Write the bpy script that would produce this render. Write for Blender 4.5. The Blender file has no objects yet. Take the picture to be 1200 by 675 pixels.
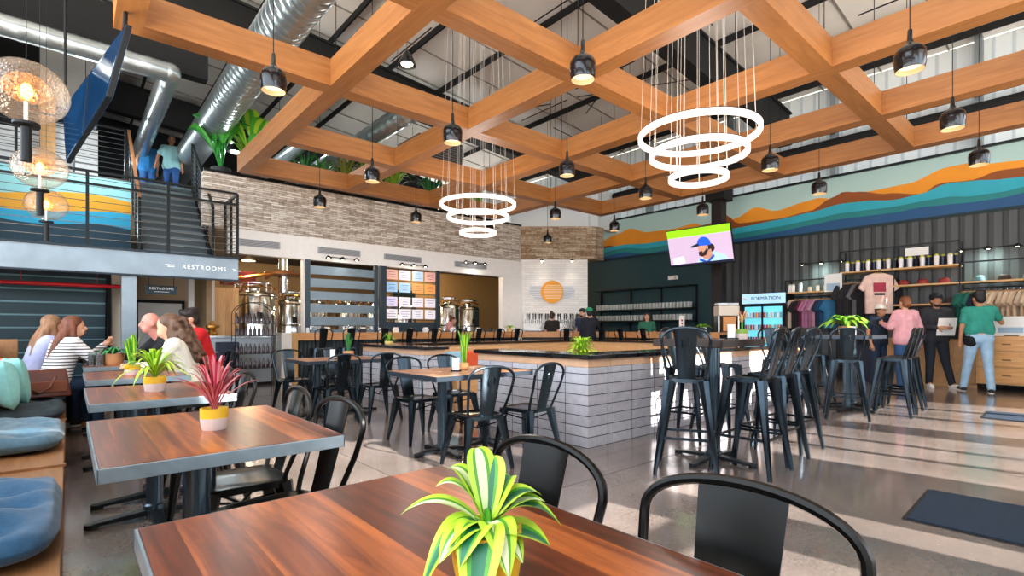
SUNP, SKYP, EXPO = 24.0, 5.8, 0.05
import bpy, math, random
from math import sin, cos, pi, radians, sqrt, atan2
from mathutils import Vector, Matrix
SC = bpy.context.scene
COL = SC.collection
rnd = random.Random(7)
V = Vector
# ------------------------------------------------------------------ camera geometry
CAMH, FOC, HOR, YAW = 1.15, 598.0, 385.5, radians(48.986)
# ------------------------------------------------------------------ mesh builder
class MB:
    def __init__(s): s.v = []; s.f = []; s.mi = []; s.m = 0
    def add(s, vs, fs):
        o = len(s.v); s.v += [tuple(p) for p in vs]
        for f in fs: s.f.append([i + o for i in f]); s.mi.append(s.m)
        return s
    def hexa(s, p):
        return s.add(p, [(0,3,2,1),(4,5,6,7),(0,1,5,4),(1,2,6,5),(2,3,7,6),(3,0,4,7)])
    def box(s, x0, x1, y0, y1, z0, z1):
        return s.hexa([(x0,y0,z0),(x1,y0,z0),(x1,y1,z0),(x0,y1,z0),(x0,y0,z1),(x1,y0,z1),(x1,y1,z1),(x0,y1,z1)])
    def obox(s, c, size, rz=0, rx=0, ry=0):
        M = Matrix.Translation(c) @ Matrix.Rotation(rz,4,'Z') @ Matrix.Rotation(ry,4,'Y') @ Matrix.Rotation(rx,4,'X')
        a, b, d = size[0]/2, size[1]/2, size[2]/2
        return s.hexa([M @ V(q) for q in [(-a,-b,-d),(a,-b,-d),(a,b,-d),(-a,b,-d),(-a,-b,d),(a,-b,d),(a,b,d),(-a,b,d)]])
    def bar(s, p0, p1, w, h, w1=None, h1=None, up=(0,0,1)):
        p0, p1 = V(p0), V(p1); d = (p1-p0).normalized(); u = V(up)
        if abs(d.dot(u)) > .98: u = V((0,1,0))
        r = d.cross(u).normalized(); u = r.cross(d)
        w1 = w if w1 is None else w1; h1 = h if h1 is None else h1
        q = []
        for p, a, b in ((p0,w/2,h/2),(p1,w1/2,h1/2)):
            q += [p-r*a-u*b, p+r*a-u*b, p+r*a+u*b, p-r*a+u*b]
        return s.hexa(q)
    def tube(s, pts, r, n=8, closed=False, caps=True):
        pts = [V(p) for p in pts]; k = len(pts)
        rs = r if isinstance(r, (list, tuple)) else [r]*k
        o = []; prev = None
        for i, p in enumerate(pts):
            a = pts[i-1] if (i or closed) else p
            b = pts[(i+1) % k] if (i < k-1 or closed) else p
            t = (b-a).normalized()
            if prev is None:
                g = V((0,0,1)) if abs(t.z) < .9 else V((1,0,0))
                nn = t.cross(g).normalized()
            else:
                nn = (prev - t*prev.dot(t)).normalized()
            prev = nn; bb = t.cross(nn)
            o += [p + (nn*cos(2*pi*j/n) + bb*sin(2*pi*j/n))*rs[i] for j in range(n)]
        fs = []
        for i in range(k if closed else k-1):
            for j in range(n):
                a, b = i*n+j, i*n+(j+1) % n; c, d = ((i+1) % k)*n+(j+1) % n, ((i+1) % k)*n+j
                fs.append((a,b,c,d))
        if caps and not closed: fs += [tuple(reversed(range(n))), tuple(range((k-1)*n, k*n))]
        return s.add(o, fs)
    def cyl(s, p0, p1, r, r1=None, n=12): return s.tube([p0,p1], [r, r if r1 is None else r1], n)
    def lathe(s, prof, at=(0,0,0), n=16, axis=None, cap=False):
        M = Matrix.Translation(at)
        if axis is not None: M = M @ V((0,0,1)).rotation_difference(V(axis)).to_matrix().to_4x4()
        vs = []; fs = []
        for (r, z) in prof: vs += [M @ V((r*cos(2*pi*j/n), r*sin(2*pi*j/n), z)) for j in range(n)]
        for i in range(len(prof)-1):
            for j in range(n): fs.append((i*n+j, i*n+(j+1) % n, (i+1)*n+(j+1) % n, (i+1)*n+j))
        if cap: fs += [tuple(reversed(range(n))), tuple(range((len(prof)-1)*n, len(prof)*n))]
        return s.add(vs, fs)
    def ell(s, c, r, n=14, m=9, M=None):
        if not isinstance(r, (tuple, list)): r = (r,r,r)
        vs = [V((0,0,-1))]; fs = []
        for i in range(1, m):
            a = -pi/2 + pi*i/m
            vs += [V((cos(a)*cos(2*pi*j/n), cos(a)*sin(2*pi*j/n), sin(a))) for j in range(n)]
        vs.append(V((0,0,1)))
        for j in range(n):
            fs.append((0, 1+(j+1) % n, 1+j))
            for i in range(m-2): fs.append((1+i*n+j, 1+i*n+(j+1) % n, 1+(i+1)*n+(j+1) % n, 1+(i+1)*n+j))
            fs.append((1+(m-2)*n+j, 1+(m-2)*n+(j+1) % n, len(vs)-1))
        T = Matrix.Identity(3) if M is None else M
        return s.add([V(c) + T @ V((v.x*r[0], v.y*r[1], v.z*r[2])) for v in vs], fs)
    def prism(s, poly, a, b, ax='z'):
        # polygon (u,w) extruded between a and b along ax
        def P(u, w, t): return {'z': (u,w,t), 'y': (u,t,w), 'x': (t,u,w)}[ax]
        n = len(poly)
        vs = [P(u,w,a) for u, w in poly] + [P(u,w,b) for u, w in poly]
        fs = [tuple(range(n)), tuple(reversed(range(n,2*n)))] + [(i, i+n, (i+1) % n+n, (i+1) % n) for i in range(n)]
        return s.add(vs, fs)
    def cone(s, p0, r0, p1, r1, n=12):
        # rounded tapered limb
        p0, p1 = V(p0), V(p1); d = p1-p0; L = d.length
        if L < 1e-5: return s.ell(p0, r0, n)
        pr = [(max(1e-4, r0*cos(a)), r0*sin(a)) for a in [-pi/2+.02, -pi/3, -pi/6]] + [(r0,0),(r1,L)] + [(max(1e-4, r1*cos(a)), L+r1*sin(a)) for a in [pi/6, pi/3, pi/2-.02]]
        return s.lathe(pr, p0, n, d/L, cap=True)
    def mesh(s, name, mats=(), smooth=True, angle=35):
        me = bpy.data.meshes.new(name); me.from_pydata(s.v, [], s.f)
        for m in mats: me.materials.append(m)
        if len(mats) > 1: me.polygons.foreach_set('material_index', s.mi)
        if smooth:
            me.polygons.foreach_set('use_smooth', [True]*len(me.polygons)); me.set_sharp_from_angle(angle=radians(angle))
        me.update(); fixn(me); return me
    def build(s, name, mat, parent=None, smooth=True, bevel=0, angle=35, loc=None):
        mats = mat if isinstance(mat, (list, tuple)) else [mat]
        o = bpy.data.objects.new(name, s.mesh(name, mats, smooth, angle)); COL.objects.link(o)
        if parent is not None: o.parent = parent
        if loc is not None: o.location = loc
        if bevel:
            b = o.modifiers.new('bevel', 'BEVEL'); b.width = bevel; b.segments = 2; b.limit_method = 'ANGLE'; b.angle_limit = radians(40)
        return o
import bmesh
def fixn(me):
    bm = bmesh.new(); bm.from_mesh(me); bmesh.ops.recalc_face_normals(bm, faces=bm.faces); bm.to_mesh(me); bm.free()
# ------------------------------------------------------------------ naming
def tag(o, label=None, cat=None, group=None, kind=None):
    if label: o['label'] = label
    if cat: o['category'] = cat
    if group: o['group'] = group
    if kind: o['kind'] = kind
    return o
def thing(name, label, cat, loc=(0,0,0), rz=0, group=None):
    o = bpy.data.objects.new(name, None); COL.objects.link(o); o.empty_display_size = .1
    o.location = loc; o.rotation_euler = (0,0,rz); return tag(o, label, cat, group)
def struct(name, b, mat, label=None, bevel=0, smooth=False):
    return tag(b.build(name, mat, smooth=smooth, bevel=bevel), label or name.replace('_', ' ')+' of the taproom', 'building', kind='structure')
def dup(root, loc, rz=None, label=None, group=None, keep=None):
    r = root.copy(); COL.objects.link(r); r.location = loc
    if rz is not None: r.rotation_euler = (0,0,rz)
    if label: r['label'] = label
    if group: r['group'] = group
    for ch in list(root.children):
        c = ch.copy(); COL.objects.link(c); c.parent = r
        for g in list(ch.children):
            d = g.copy(); COL.objects.link(d); d.parent = c
    return r
ORD = ['first','second','third','fourth','fifth','sixth','seventh','eighth','ninth','tenth','eleventh','twelfth','thirteenth','fourteenth','fifteenth','sixteenth','seventeenth','eighteenth','nineteenth','twentieth']
def ordl(i, n, of='', side='left'):
    other = {'left':'right','right':'left'}[side]
    if i == 0: return f'{side}most one'
    if i == n-1: return f'{other}most one'
    return f'{ORD[i]} from the {side}'
# ------------------------------------------------------------------ materials
def lin(h):
    if isinstance(h, (tuple, list)): return (*h[:3], 1)
    h = h.lstrip('#'); h = h if len(h) == 6 else ''.join(q*2 for q in h); c = [int(h[i:i+2],16)/255 for i in (0,2,4)]
    return tuple(x/12.92 if x <= .04045 else ((x+.055)/1.055)**2.4 for x in c) + (1,)
MC = {}
def mat(name, col, rough=.5, metal=0, emit=0, ecol=None, noise=0, nscale=8, trans=0, ior=1.45, bump=0, bscale=60, alpha=1, coat=0, stretch=None, col2=None, sheen=0):
    if name in MC: return MC[name]
    m = bpy.data.materials.new(name); m.use_nodes = True; nt = m.node_tree; b = nt.nodes['Principled BSDF']
    I = b.inputs; I['Base Color'].default_value = lin(col); I['Roughness'].default_value = rough; I['Metallic'].default_value = metal
    I['Transmission Weight'].default_value = trans; I['IOR'].default_value = ior; I['Coat Weight'].default_value = coat
    if sheen: I['Sheen Weight'].default_value = sheen
    if emit: I['Emission Color'].default_value = lin(ecol or col); I['Emission Strength'].default_value = emit
    if noise or bump:
        tc = nt.nodes.new('ShaderNodeTexCoord'); mp = nt.nodes.new('ShaderNodeMapping'); nt.links.new(tc.outputs['Object'], mp.inputs[0])
        if stretch: mp.inputs['Scale'].default_value = stretch
    if noise:
        n = nt.nodes.new('ShaderNodeTexNoise'); n.inputs['Scale'].default_value = nscale; n.inputs['Detail'].default_value = 5
        nt.links.new(mp.outputs[0], n.inputs['Vector'])
        r = nt.nodes.new('ShaderNodeValToRGB'); c = lin(col)
        r.color_ramp.elements[0].position = .3; r.color_ramp.elements[1].position = .7
        r.color_ramp.elements[0].color = lin(col2) if col2 else tuple(x*(1-noise) for x in c[:3])+(1,)
        r.color_ramp.elements[1].color = c if col2 else tuple(min(1, x*(1+noise)) for x in c[:3])+(1,)
        nt.links.new(n.outputs['Fac'], r.inputs[0]); nt.links.new(r.outputs[0], I['Base Color'])
    if bump:
        n2 = nt.nodes.new('ShaderNodeTexNoise'); n2.inputs['Scale'].default_value = bscale; n2.inputs['Detail'].default_value = 3
        nt.links.new(mp.outputs[0], n2.inputs['Vector'])
        bp = nt.nodes.new('ShaderNodeBump'); bp.inputs['Strength'].default_value = bump; bp.inputs['Distance'].default_value = .01
        nt.links.new(n2.outputs['Fac'], bp.inputs['Height']); nt.links.new(bp.outputs[0], I['Normal'])
    MC[name] = m; return m
def math_n(nt, op, a, b=None, c=None):
    n = nt.nodes.new('ShaderNodeMath'); n.operation = op
    for i, q in enumerate((a, b, c)):
        if q is None: continue
        if isinstance(q, (int, float)): n.inputs[i].default_value = q
        else: nt.links.new(q, n.inputs[i])
    return n.outputs[0]
def ramp(nt, fac, stops, interp='LINEAR'):
    r = nt.nodes.new('ShaderNodeValToRGB'); cr = r.color_ramp; cr.interpolation = interp
    while len(cr.elements) < len(stops): cr.elements.new(.5)
    for e, (p, c) in zip(cr.elements, stops): e.position = p; e.color = lin(c)
    nt.links.new(fac, r.inputs[0]); return r.outputs[0]
def wood(name, dark, mid, light, along='y', plank=.11, rough=.35, grain=1.0, length=0, bump=.15, hscale=1.0):
    """planked wood: boards of width plank running along an axis"""
    if name in MC: return MC[name]
    m = bpy.data.materials.new(name); m.use_nodes = True; nt = m.node_tree; b = nt.nodes['Principled BSDF']; L = nt.links
    tc = nt.nodes.new('ShaderNodeTexCoord'); sp = nt.nodes.new('ShaderNodeSeparateXYZ'); L.new(tc.outputs['Object'], sp.inputs[0])
    X, Y, Z = sp.outputs
    a, c, e = {'y': (Y, X, Z), 'x': (X, Y, Z), 'z': (Z, X, Y)}[along]   # along, across, other
    row = math_n(nt, 'FLOOR', math_n(nt, 'DIVIDE', math_n(nt,'ADD',c,50), plank)) if plank else math_n(nt,'MULTIPLY',c,0)
    if length:
        sh = math_n(nt, 'FLOOR', math_n(nt, 'DIVIDE', math_n(nt, 'ADD', a, math_n(nt,'MULTIPLY', math_n(nt,'SINE', math_n(nt,'MULTIPLY',row,12.9)), 3)), length))
        row2 = math_n(nt, 'ADD', row, math_n(nt, 'MULTIPLY', sh, 17.3))
    else: row2 = row
    wn = nt.nodes.new('ShaderNodeTexWhiteNoise'); wn.noise_dimensions = '1D'; L.new(row2, wn.inputs['W'])
    cb = nt.nodes.new('ShaderNodeCombineXYZ')
    L.new(math_n(nt,'MULTIPLY', a, 2.2*hscale), cb.inputs[0]); L.new(math_n(nt,'MULTIPLY_ADD', c, 26*hscale, math_n(nt,'MULTIPLY', wn.outputs['Value'], 40)), cb.inputs[1]); L.new(math_n(nt,'MULTIPLY', e, 26*hscale), cb.inputs[2])
    n = nt.nodes.new('ShaderNodeTexNoise'); n.inputs['Scale'].default_value = 1.0; n.inputs['Detail'].default_value = 6; n.inputs['Roughness'].default_value = .6; n.inputs['Distortion'].default_value = .6
    L.new(cb.outputs[0], n.inputs['Vector'])
    f = math_n(nt, 'ADD', math_n(nt,'MULTIPLY_ADD', n.outputs['Fac'], .9*grain, .05+.45*(1-grain)), math_n(nt,'MULTIPLY_ADD', wn.outputs['Value'], .35*grain, -.175*grain))
    colr = ramp(nt, f, [(.2,dark),(.5,mid),(.8,light)])
    L.new(colr, b.inputs['Base Color']); b.inputs['Roughness'].default_value = rough
    bp = nt.nodes.new('ShaderNodeBump'); bp.inputs['Strength'].default_value = bump; bp.inputs['Distance'].default_value = .004
    L.new(f, bp.inputs['Height']); L.new(bp.outputs[0], b.inputs['Normal'])
    MC[name] = m; return m
def brick(name, c1, c2, mortar, bw, bh, ms, offset=.5, rough=.8, bump=.6, vary=1, diagonal=False, contrast=.6, squash=1, coat=0):
    """courses on upright faces: runs along x+y and z (object space)"""
    if name in MC: return MC[name]
    m = bpy.data.materials.new(name); m.use_nodes = True; nt = m.node_tree; b = nt.nodes['Principled BSDF']; L = nt.links
    tc = nt.nodes.new('ShaderNodeTexCoord'); sp = nt.nodes.new('ShaderNodeSeparateXYZ'); L.new(tc.outputs['Object'], sp.inputs[0])
    cb = nt.nodes.new('ShaderNodeCombineXYZ')
    L.new(math_n(nt,'SUBTRACT' if diagonal else 'ADD', sp.outputs[0], sp.outputs[1]), cb.inputs[0]); L.new(sp.outputs[2], cb.inputs[1])
    t = nt.nodes.new('ShaderNodeTexBrick'); t.offset = offset; t.squash = squash
    t.inputs['Scale'].default_value = 1; t.inputs['Brick Width'].default_value = bw; t.inputs['Row Height'].default_value = bh; t.inputs['Mortar Size'].default_value = ms
    t.inputs['Color1'].default_value = lin(c1); t.inputs['Color2'].default_value = lin(c2); t.inputs['Mortar'].default_value = lin(mortar); t.inputs['Mortar Smooth'].default_value = .1
    L.new(cb.outputs[0], t.inputs['Vector'])
    n = nt.nodes.new('ShaderNodeTexNoise'); n.inputs['Scale'].default_value = 14; n.inputs['Detail'].default_value = 6; L.new(tc.outputs['Object'], n.inputs['Vector'])
    mx = nt.nodes.new('ShaderNodeMixRGB'); mx.blend_type = 'OVERLAY'; mx.inputs[0].default_value = contrast
    L.new(t.outputs['Color'], mx.inputs[1]); L.new(n.outputs['Fac'], mx.inputs[2]); L.new(mx.outputs[0], b.inputs['Base Color'])
    b.inputs['Roughness'].default_value = rough; b.inputs['Coat Weight'].default_value = coat; b.inputs['Coat Roughness'].default_value = .15
    bp = nt.nodes.new('ShaderNodeBump'); bp.inputs['Strength'].default_value = bump; bp.inputs['Distance'].default_value = .01; bp.invert = True
    h = math_n(nt, 'ADD', t.outputs['Fac'], math_n(nt,'MULTIPLY', n.outputs['Fac'], -.4*vary))
    L.new(h, bp.inputs['Height']); L.new(bp.outputs[0], b.inputs['Normal'])
    MC[name] = m; return m
def stripes(name, c1, c2, period, duty=.5, axis='y', rough=.5, bump=.5, metal=0, noise=.1):
    if name in MC: return MC[name]
    m = bpy.data.materials.new(name); m.use_nodes = True; nt = m.node_tree; b = nt.nodes['Principled BSDF']; L = nt.links
    tc = nt.nodes.new('ShaderNodeTexCoord'); sp = nt.nodes.new('ShaderNodeSeparateXYZ'); L.new(tc.outputs['Object'], sp.inputs[0])
    s_ = {'x': sp.outputs[0], 'y': sp.outputs[1], 'z': sp.outputs[2]}.get(axis) or math_n(nt,'ADD',sp.outputs[0],sp.outputs[1])
    fr = math_n(nt, 'FRACT', math_n(nt, 'DIVIDE', math_n(nt,'ADD',s_,100), period))
    g = math_n(nt, 'SMOOTH_MIN', math_n(nt,'MULTIPLY', math_n(nt,'ABSOLUTE', math_n(nt,'SUBTRACT', fr, .5)), 2), 1, .05)
    c = ramp(nt, g, [(max(0,duty-.06), c1), (min(1,duty+.06), c2)])
    L.new(c, b.inputs['Base Color']); b.inputs['Roughness'].default_value = rough; b.inputs['Metallic'].default_value = metal
    bp = nt.nodes.new('ShaderNodeBump'); bp.inputs['Strength'].default_value = bump; bp.inputs['Distance'].default_value = .02
    st = nt.nodes.new('ShaderNodeMapRange'); st.inputs[1].default_value = duty-.15; st.inputs[2].default_value = duty+.15; L.new(g, st.inputs[0])
    L.new(st.outputs[0], bp.inputs['Height']); L.new(bp.outputs[0], b.inputs['Normal'])
    MC[name] = m; return m

BLACK = mat('black powder coat', '#16181b', .32, .3, noise=.1)
BLK = mat('satin black steel', '#101214', .35, .5)
MATTE = mat('matt black', '#0b0c0e', .75)
GUN = mat('gunmetal lacquered steel', '#323c44', .2, .92, noise=.2, nscale=5)
STEEL = mat('brushed steel', '#c9cdd0', .22, 1)
ZINC = mat('table edge steel', '#9fb0ba', .3, .75, noise=.1, nscale=20)
GALV = mat('galvanised duct', '#c4cfd3', .28, .9)
WHITE = mat('white paint', '#f0efed', .6)
CREAM = mat('warm white', '#efe7d8', .6)
TABLEWOOD = wood('reclaimed table wood', '#260f08', '#6a3118', '#b5652f', 'y', .10, .3, 1.1, bump=.1, hscale=.9)
TABLEWOOD2 = wood('pale table wood', '#6e4630', '#9c6b4a', '#c08f68', 'x', .12, .3, .8)
FIRX = wood('fir beam along x', '#784722', '#a56b38', '#c2864c', 'x', 0, .45, .7, hscale=.7)
FIRY = wood('fir beam along y', '#784722', '#a56b38', '#c2864c', 'y', 0, .45, .7, hscale=.7)
OAK = wood('oak boards', '#a5743f', '#c99a60', '#dfb780', 'y', .0, .45, .7)
OAKX = wood('oak boards x', '#b07c4c', '#cf9f6d', '#e3bb8c', 'x', .0, .4, .6)
OAKZ = wood('oak upright', '#a5743f', '#c99a60', '#dfb780', 'z', .1, .45, .7)
PLY = wood('bench ply', '#6f4829', '#94673f', '#ab7f55', 'y', 0, .5, .8)
LEDGE = brick('ledger stone', '#a99a8b', '#ece6df', '#86796c', .33, .042, .004, .5, .8, .8, 1, contrast=.85)
BLOCK = brick('split face block', '#bab8bf', '#aeabb3', '#2a2b31', .405, .1016, .0045, 0.0, .55, .45, .35, contrast=.3, coat=.25)
TILEW = brick('white wall tile', '#f2f0ee', '#e6e3e2', '#cdc9c9', .4, .07, .004, .5, .35, .4, .3, contrast=.25, diagonal=True)
# ================================================================== room shell
XM, YB, ZB = 14.0, 12.1, 4.42
def conc():
    m = bpy.data.materials.new('polished concrete'); m.use_nodes = True; nt = m.node_tree; b = nt.nodes['Principled BSDF']; L = nt.links
    tc = nt.nodes.new('ShaderNodeTexCoord')
    n1 = nt.nodes.new('ShaderNodeTexNoise'); n1.inputs['Scale'].default_value = .7; n1.inputs['Detail'].default_value = 8; n1.inputs['Roughness'].default_value = .62; L.new(tc.outputs['Object'], n1.inputs[0])
    n2 = nt.nodes.new('ShaderNodeTexNoise'); n2.inputs['Scale'].default_value = 45; n2.inputs['Detail'].default_value = 4; L.new(tc.outputs['Object'], n2.inputs[0])
    f = math_n(nt,'ADD', math_n(nt,'MULTIPLY',n1.outputs['Fac'],.8), math_n(nt,'MULTIPLY',n2.outputs['Fac'],.25))
    L.new(ramp(nt, f, [(.3,'#4f4542'),(.5,'#6b605a'),(.72,'#867b76')]), b.inputs['Base Color'])
    sp = nt.nodes.new('ShaderNodeSeparateXYZ'); L.new(tc.outputs['Object'], sp.inputs[0])
    rg = nt.nodes.new('ShaderNodeMapRange'); rg.inputs[1].default_value = .3; rg.inputs[2].default_value = .75; rg.inputs[3].default_value = .12; rg.inputs[4].default_value = .3
    L.new(n1.outputs['Fac'], rg.inputs[0]); L.new(rg.outputs[0], b.inputs['Roughness'])
    b.inputs['Specular IOR Level'].default_value = .7
    b.inputs['Coat Weight'].default_value = .5; b.inputs['Coat Roughness'].default_value = .1
    return m
struct('floor', MB().box(-3,14.4,-2.0,19,-.2,0), conc(), 'polished grey concrete floor of the taproom')
# saw-cut control joints are thin dark strips set flush in the slab
j = MB()
for x in (1.9, 5.6, 9.2): j.box(x-.004,x+.004,-1.9,12,-.01,.0012)
for y in (-.6, 2.55, 6.0, 9.4): j.box(-1,14,y-.004,y+.004,-.01,.0012)
struct('floor_joints', j, mat('joint','#4b4441',.6), 'saw cut joints in the concrete floor')
# right wall : corrugated dark panels to 3.5 m, mural zone, pale translucent looking panels above
DARKCORR = stripes('dark corrugated wall', '#43474b', '#2a2d31', .22, .55, 'y', .5, .5)
TEALWALL = mat('dark teal wall', '#12373f', .55, noise=.08)
struct('wall_right', MB().box(XM,XM+.2,-2,6.9,0,3.56), DARKCORR, 'dark grey ribbed panel wall behind the merchandise')
struct('wall_right_teal', MB().box(XM,XM+.2,6.9,19,0,3.56), TEALWALL, 'dark teal wall behind the glass shelves')
struct('wall_right_upper', MB().box(XM,XM+.2,-2,16,3.56,4.82), mat('mural sky','#a9c4bf',.6), 'pale blue green upper wall behind the painted mural')
PRP = stripes('pale ribbed panel','#e3eaec','#c3ced4',.3,.8,'y',.5,.4)
_nt = PRP.node_tree; _tl = _nt.nodes.new('ShaderNodeBsdfTranslucent'); _tl.inputs[0].default_value = (.82,.9,.95,1); _mx = _nt.nodes.new('ShaderNodeMixShader'); _mx.inputs[0].default_value = .012
_nt.links.new(_nt.nodes['Principled BSDF'].outputs[0], _mx.inputs[1]); _nt.links.new(_tl.outputs[0], _mx.inputs[2]); _nt.links.new(_mx.outputs[0], _nt.nodes['Material Output'].inputs[0])
struct('wall_right_top', MB().add([(XM+.2,-2,4.82),(XM+.2,19,4.82),(XM+.2,19,7.1),(XM+.2,-2,7.1)],[(0,1,2,3)]), PRP, 'pale ribbed translucent cladding above the mural')
t = MB(); t.bar((XM-.03,-2,4.84),(XM-.03,12,4.84),.06,.05); struct('trim_1', t, BLK, 'thin black rail along the top of the mural')
# painted mural bands (profiles measured along the wall)
def prof(ys, zs, n=60):
    out = []
    for i in range(n+1):
        y = ys[0] + (ys[-1]-ys[0])*i/n
        for k in range(len(ys)-1):
            if ys[k] <= y <= ys[k+1]+1e-6:
                t_ = (y-ys[k])/(ys[k+1]-ys[k]); t_ = t_*t_*(3-2*t_)
                out.append((y, zs[k]+(zs[k+1]-zs[k])*t_)); break
    return out
def px_on_wall(x, y):
    t_ = (x-600)/FOC; v = (HOR-y)/FOC; k = XM/(cos(YAW)+sin(YAW)*t_)
    return k*(sin(YAW)-cos(YAW)*t_), CAMH+k*v
mu = MB(); bands = [
 ('#e08e1e', [(700,285),(722,275),(738,268),(760,272),(790,268),(812,262),(840,270),(862,256),(885,243),(910,247),(945,236),(958,232),(985,234),(1020,224),(1065,215),(1110,196),(1140,190),(1160,192),(1200,187)]),
 ('#8a4716', [(700,292),(712,288),(730,290),(760,292),(790,278),(815,266),(832,262),(850,252),(866,262),(890,259),(915,256),(950,247),(975,232),(988,225),(1005,225),(1040,227),(1082,227),(1100,215),(1140,211),(1170,200),(1200,196)]),
 ('#2ba3b8', [(700,293),(730,287),(760,285),(790,280),(830,274),(870,266),(910,258),(950,249),(985,239),(1010,236),(1050,234),(1080,227),(1110,215),(1140,212),(1175,210),(1200,207)]),
 ('#1f7d80', [(700,298),(730,291),(760,291),(790,286),(830,280),(870,273),(910,266),(950,258),(985,250),(1010,247),(1050,242),(1080,236),(1110,231),(1140,230),(1175,225),(1200,219)]),
 ('#1d4f7e', [(700,303),(730,296),(760,297),(790,291),(830,284),(870,279),(910,272),(950,264),(985,257),(1010,254),(1050,249),(1080,243),(1110,240),(1140,237),(1175,232),(1200,226)])]
mms = []
for k, (c, pts) in enumerate(bands):
    q = sorted(px_on_wall(*p) for p in pts); ys = [a for a, _ in q]; zs = [b for _, b in q]
    ys = [-2.0] + ys + [12.8]; zs = [zs[0]-.05*k] + zs + [zs[-1]-.1]
    P = prof(ys, zs, 120); mu.m = k
    x1 = XM-.004-.004*k
    for (y0,z0),(y1,z1) in zip(P, P[1:]):
        mu.hexa([(x1,y0,3.56),(XM,y0,3.56),(XM,y1,3.56),(x1,y1,3.56),(x1,y0,max(z0,3.562)),(XM,y0,max(z0,3.562)),(XM,y1,max(z1,3.562)),(x1,y1,max(z1,3.562))])
    mms.append(mat('mural '+c, c, .6, noise=.06, nscale=2))
tag(mu.build('wall_mural', mms, smooth=False), 'long painted mural of orange brown and teal hills along the right wall', 'mural')
# teal wall lower edge fade of the mural
struct('trim_2', MB().box(XM-.03,XM,-2,12.8,3.5,3.56), mat('mural base','#0f2b33',.6), 'dark strip under the painted hills')
# back wall: ledger stone band, white band, openings
WB = mat('white plaster', '#f1efed', .6, noise=.03)
struct('wall_back_stone', MB().box(2.1,10.88,YB,YB+.25,3.3,ZB), LEDGE, 'grey brown ledger stone band of the back wall')
w = MB(); w.box(2.55,10.169,YB+.02,YB+.22,2.77,3.3); w.box(10.17,10.98,YB+.02,YB+.22,0,3.37); w.box(4.12,4.2,YB+.02,YB+.2,0,2.77)
struct('wall_back', w, WB, 'white band of the back wall above the openings')
struct('wall_back_low', MB().box(4.2,10.17,YB+.02,YB+.2,0,1.1), mat('grey low wall','#5c6266',.6), 'low grey wall under the brewery openings')
# angled corner wall with stone band and tap wall
def diag(b, s0, s1, z0, z1, th=.25, off=0):
    a = V((10.88,12.1)); d = (V((12.69,10.53))-a); L_ = d.length; d /= L_; nrm = V((-d.y, d.x)) if V((-d.y, d.x)).dot(V((1,1))) > 0 else V((d.y,-d.x))
    p = [a+d*s0+nrm*off, a+d*s1+nrm*off, a+d*s1+nrm*(off+th), a+d*s0+nrm*(off+th)]
    b.hexa([(q.x,q.y,z0) for q in p]+[(q.x,q.y,z1) for q in p]); return b
DL = (V((12.69,10.53))-V((10.88,12.1))).length
def diagp(s, z, off=0):
    a = V((10.88,12.1)); d = (V((12.69,10.53))-a).normalized(); nrm = V((-d.y, d.x)) if V((-d.y, d.x)).dot(V((1,1))) > 0 else V((d.y,-d.x))
    q = a+d*s+nrm*off; return (q.x,q.y,z)
b = diag(MB(), 0, DL, 3.37, ZB); b.box(12.69,13.1,10.53,12,3.37,ZB)
LEDGE2 = brick('ledger stone angled', '#93745a', '#cbb89f', '#6a5a4a', .5, .045, .004, .5, .8, .8, 1, contrast=.85, diagonal=True)
struct('wall_corner_stone', b, LEDGE2, 'brown ledger stone band on the angled corner')
struct('wall_corner', diag(MB(), .05, DL-.25, 0, 3.37, .2, .03), TILEW, 'white tiled wall behind the beer taps')
b = diag(MB(), -.3, DL+.1, ZB+.002, 5.7, .2, .12); b.box(12.6,14,10.7,10.9,ZB,5.7)
b.box(9.9,10.7,YB+.5,YB+.7,ZB,5.7)
struct('wall_corner_top', b, mat('upper white','#dcdfe0',.6), 'white upper wall above the angled stone')
struct('trim_3', MB().box(2.1,10.9,YB-.03,YB+.02,ZB,ZB+.05), BLK, 'black cap along the stone band')
# upper floor, landing, stair
struct('floor_upper', MB().box(2.25,10.5,YB+.25,22,4.2,4.4).box(-3,2.25,13.95,22,4.2,4.4), mat('upper floor','#6b6560',.6), 'upper floor slab behind the stone band')
struct('ceiling_brewery', MB().box(2.3,13.9,YB+.26,19,3.3,3.4), mat('brewery ceiling','#4a443e',.8), 'ceiling of the brewery room')
struct('wall_brewery', MB().box(2.3,14,18.0,18.2,0,3.3).box(2.2,2.3,YB+.26,18,0,3.3), mat('brewery wall','#9c8362',.7,noise=.06), 'tan rear wall of the brewery room')
struct('wall_upper_rear', MB().box(-4,14.4,21.8,22,4.4,8.5), mat('upper rear','#14171b',.8), 'dark rear wall of the upper floor')
struct('wall_upper_low', MB().box(2.9,9.6,YB+1.6,YB+1.75,4.4,4.9), mat('upper grey low','#8d9194',.7), 'low planter wall on the upper floor')
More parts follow.
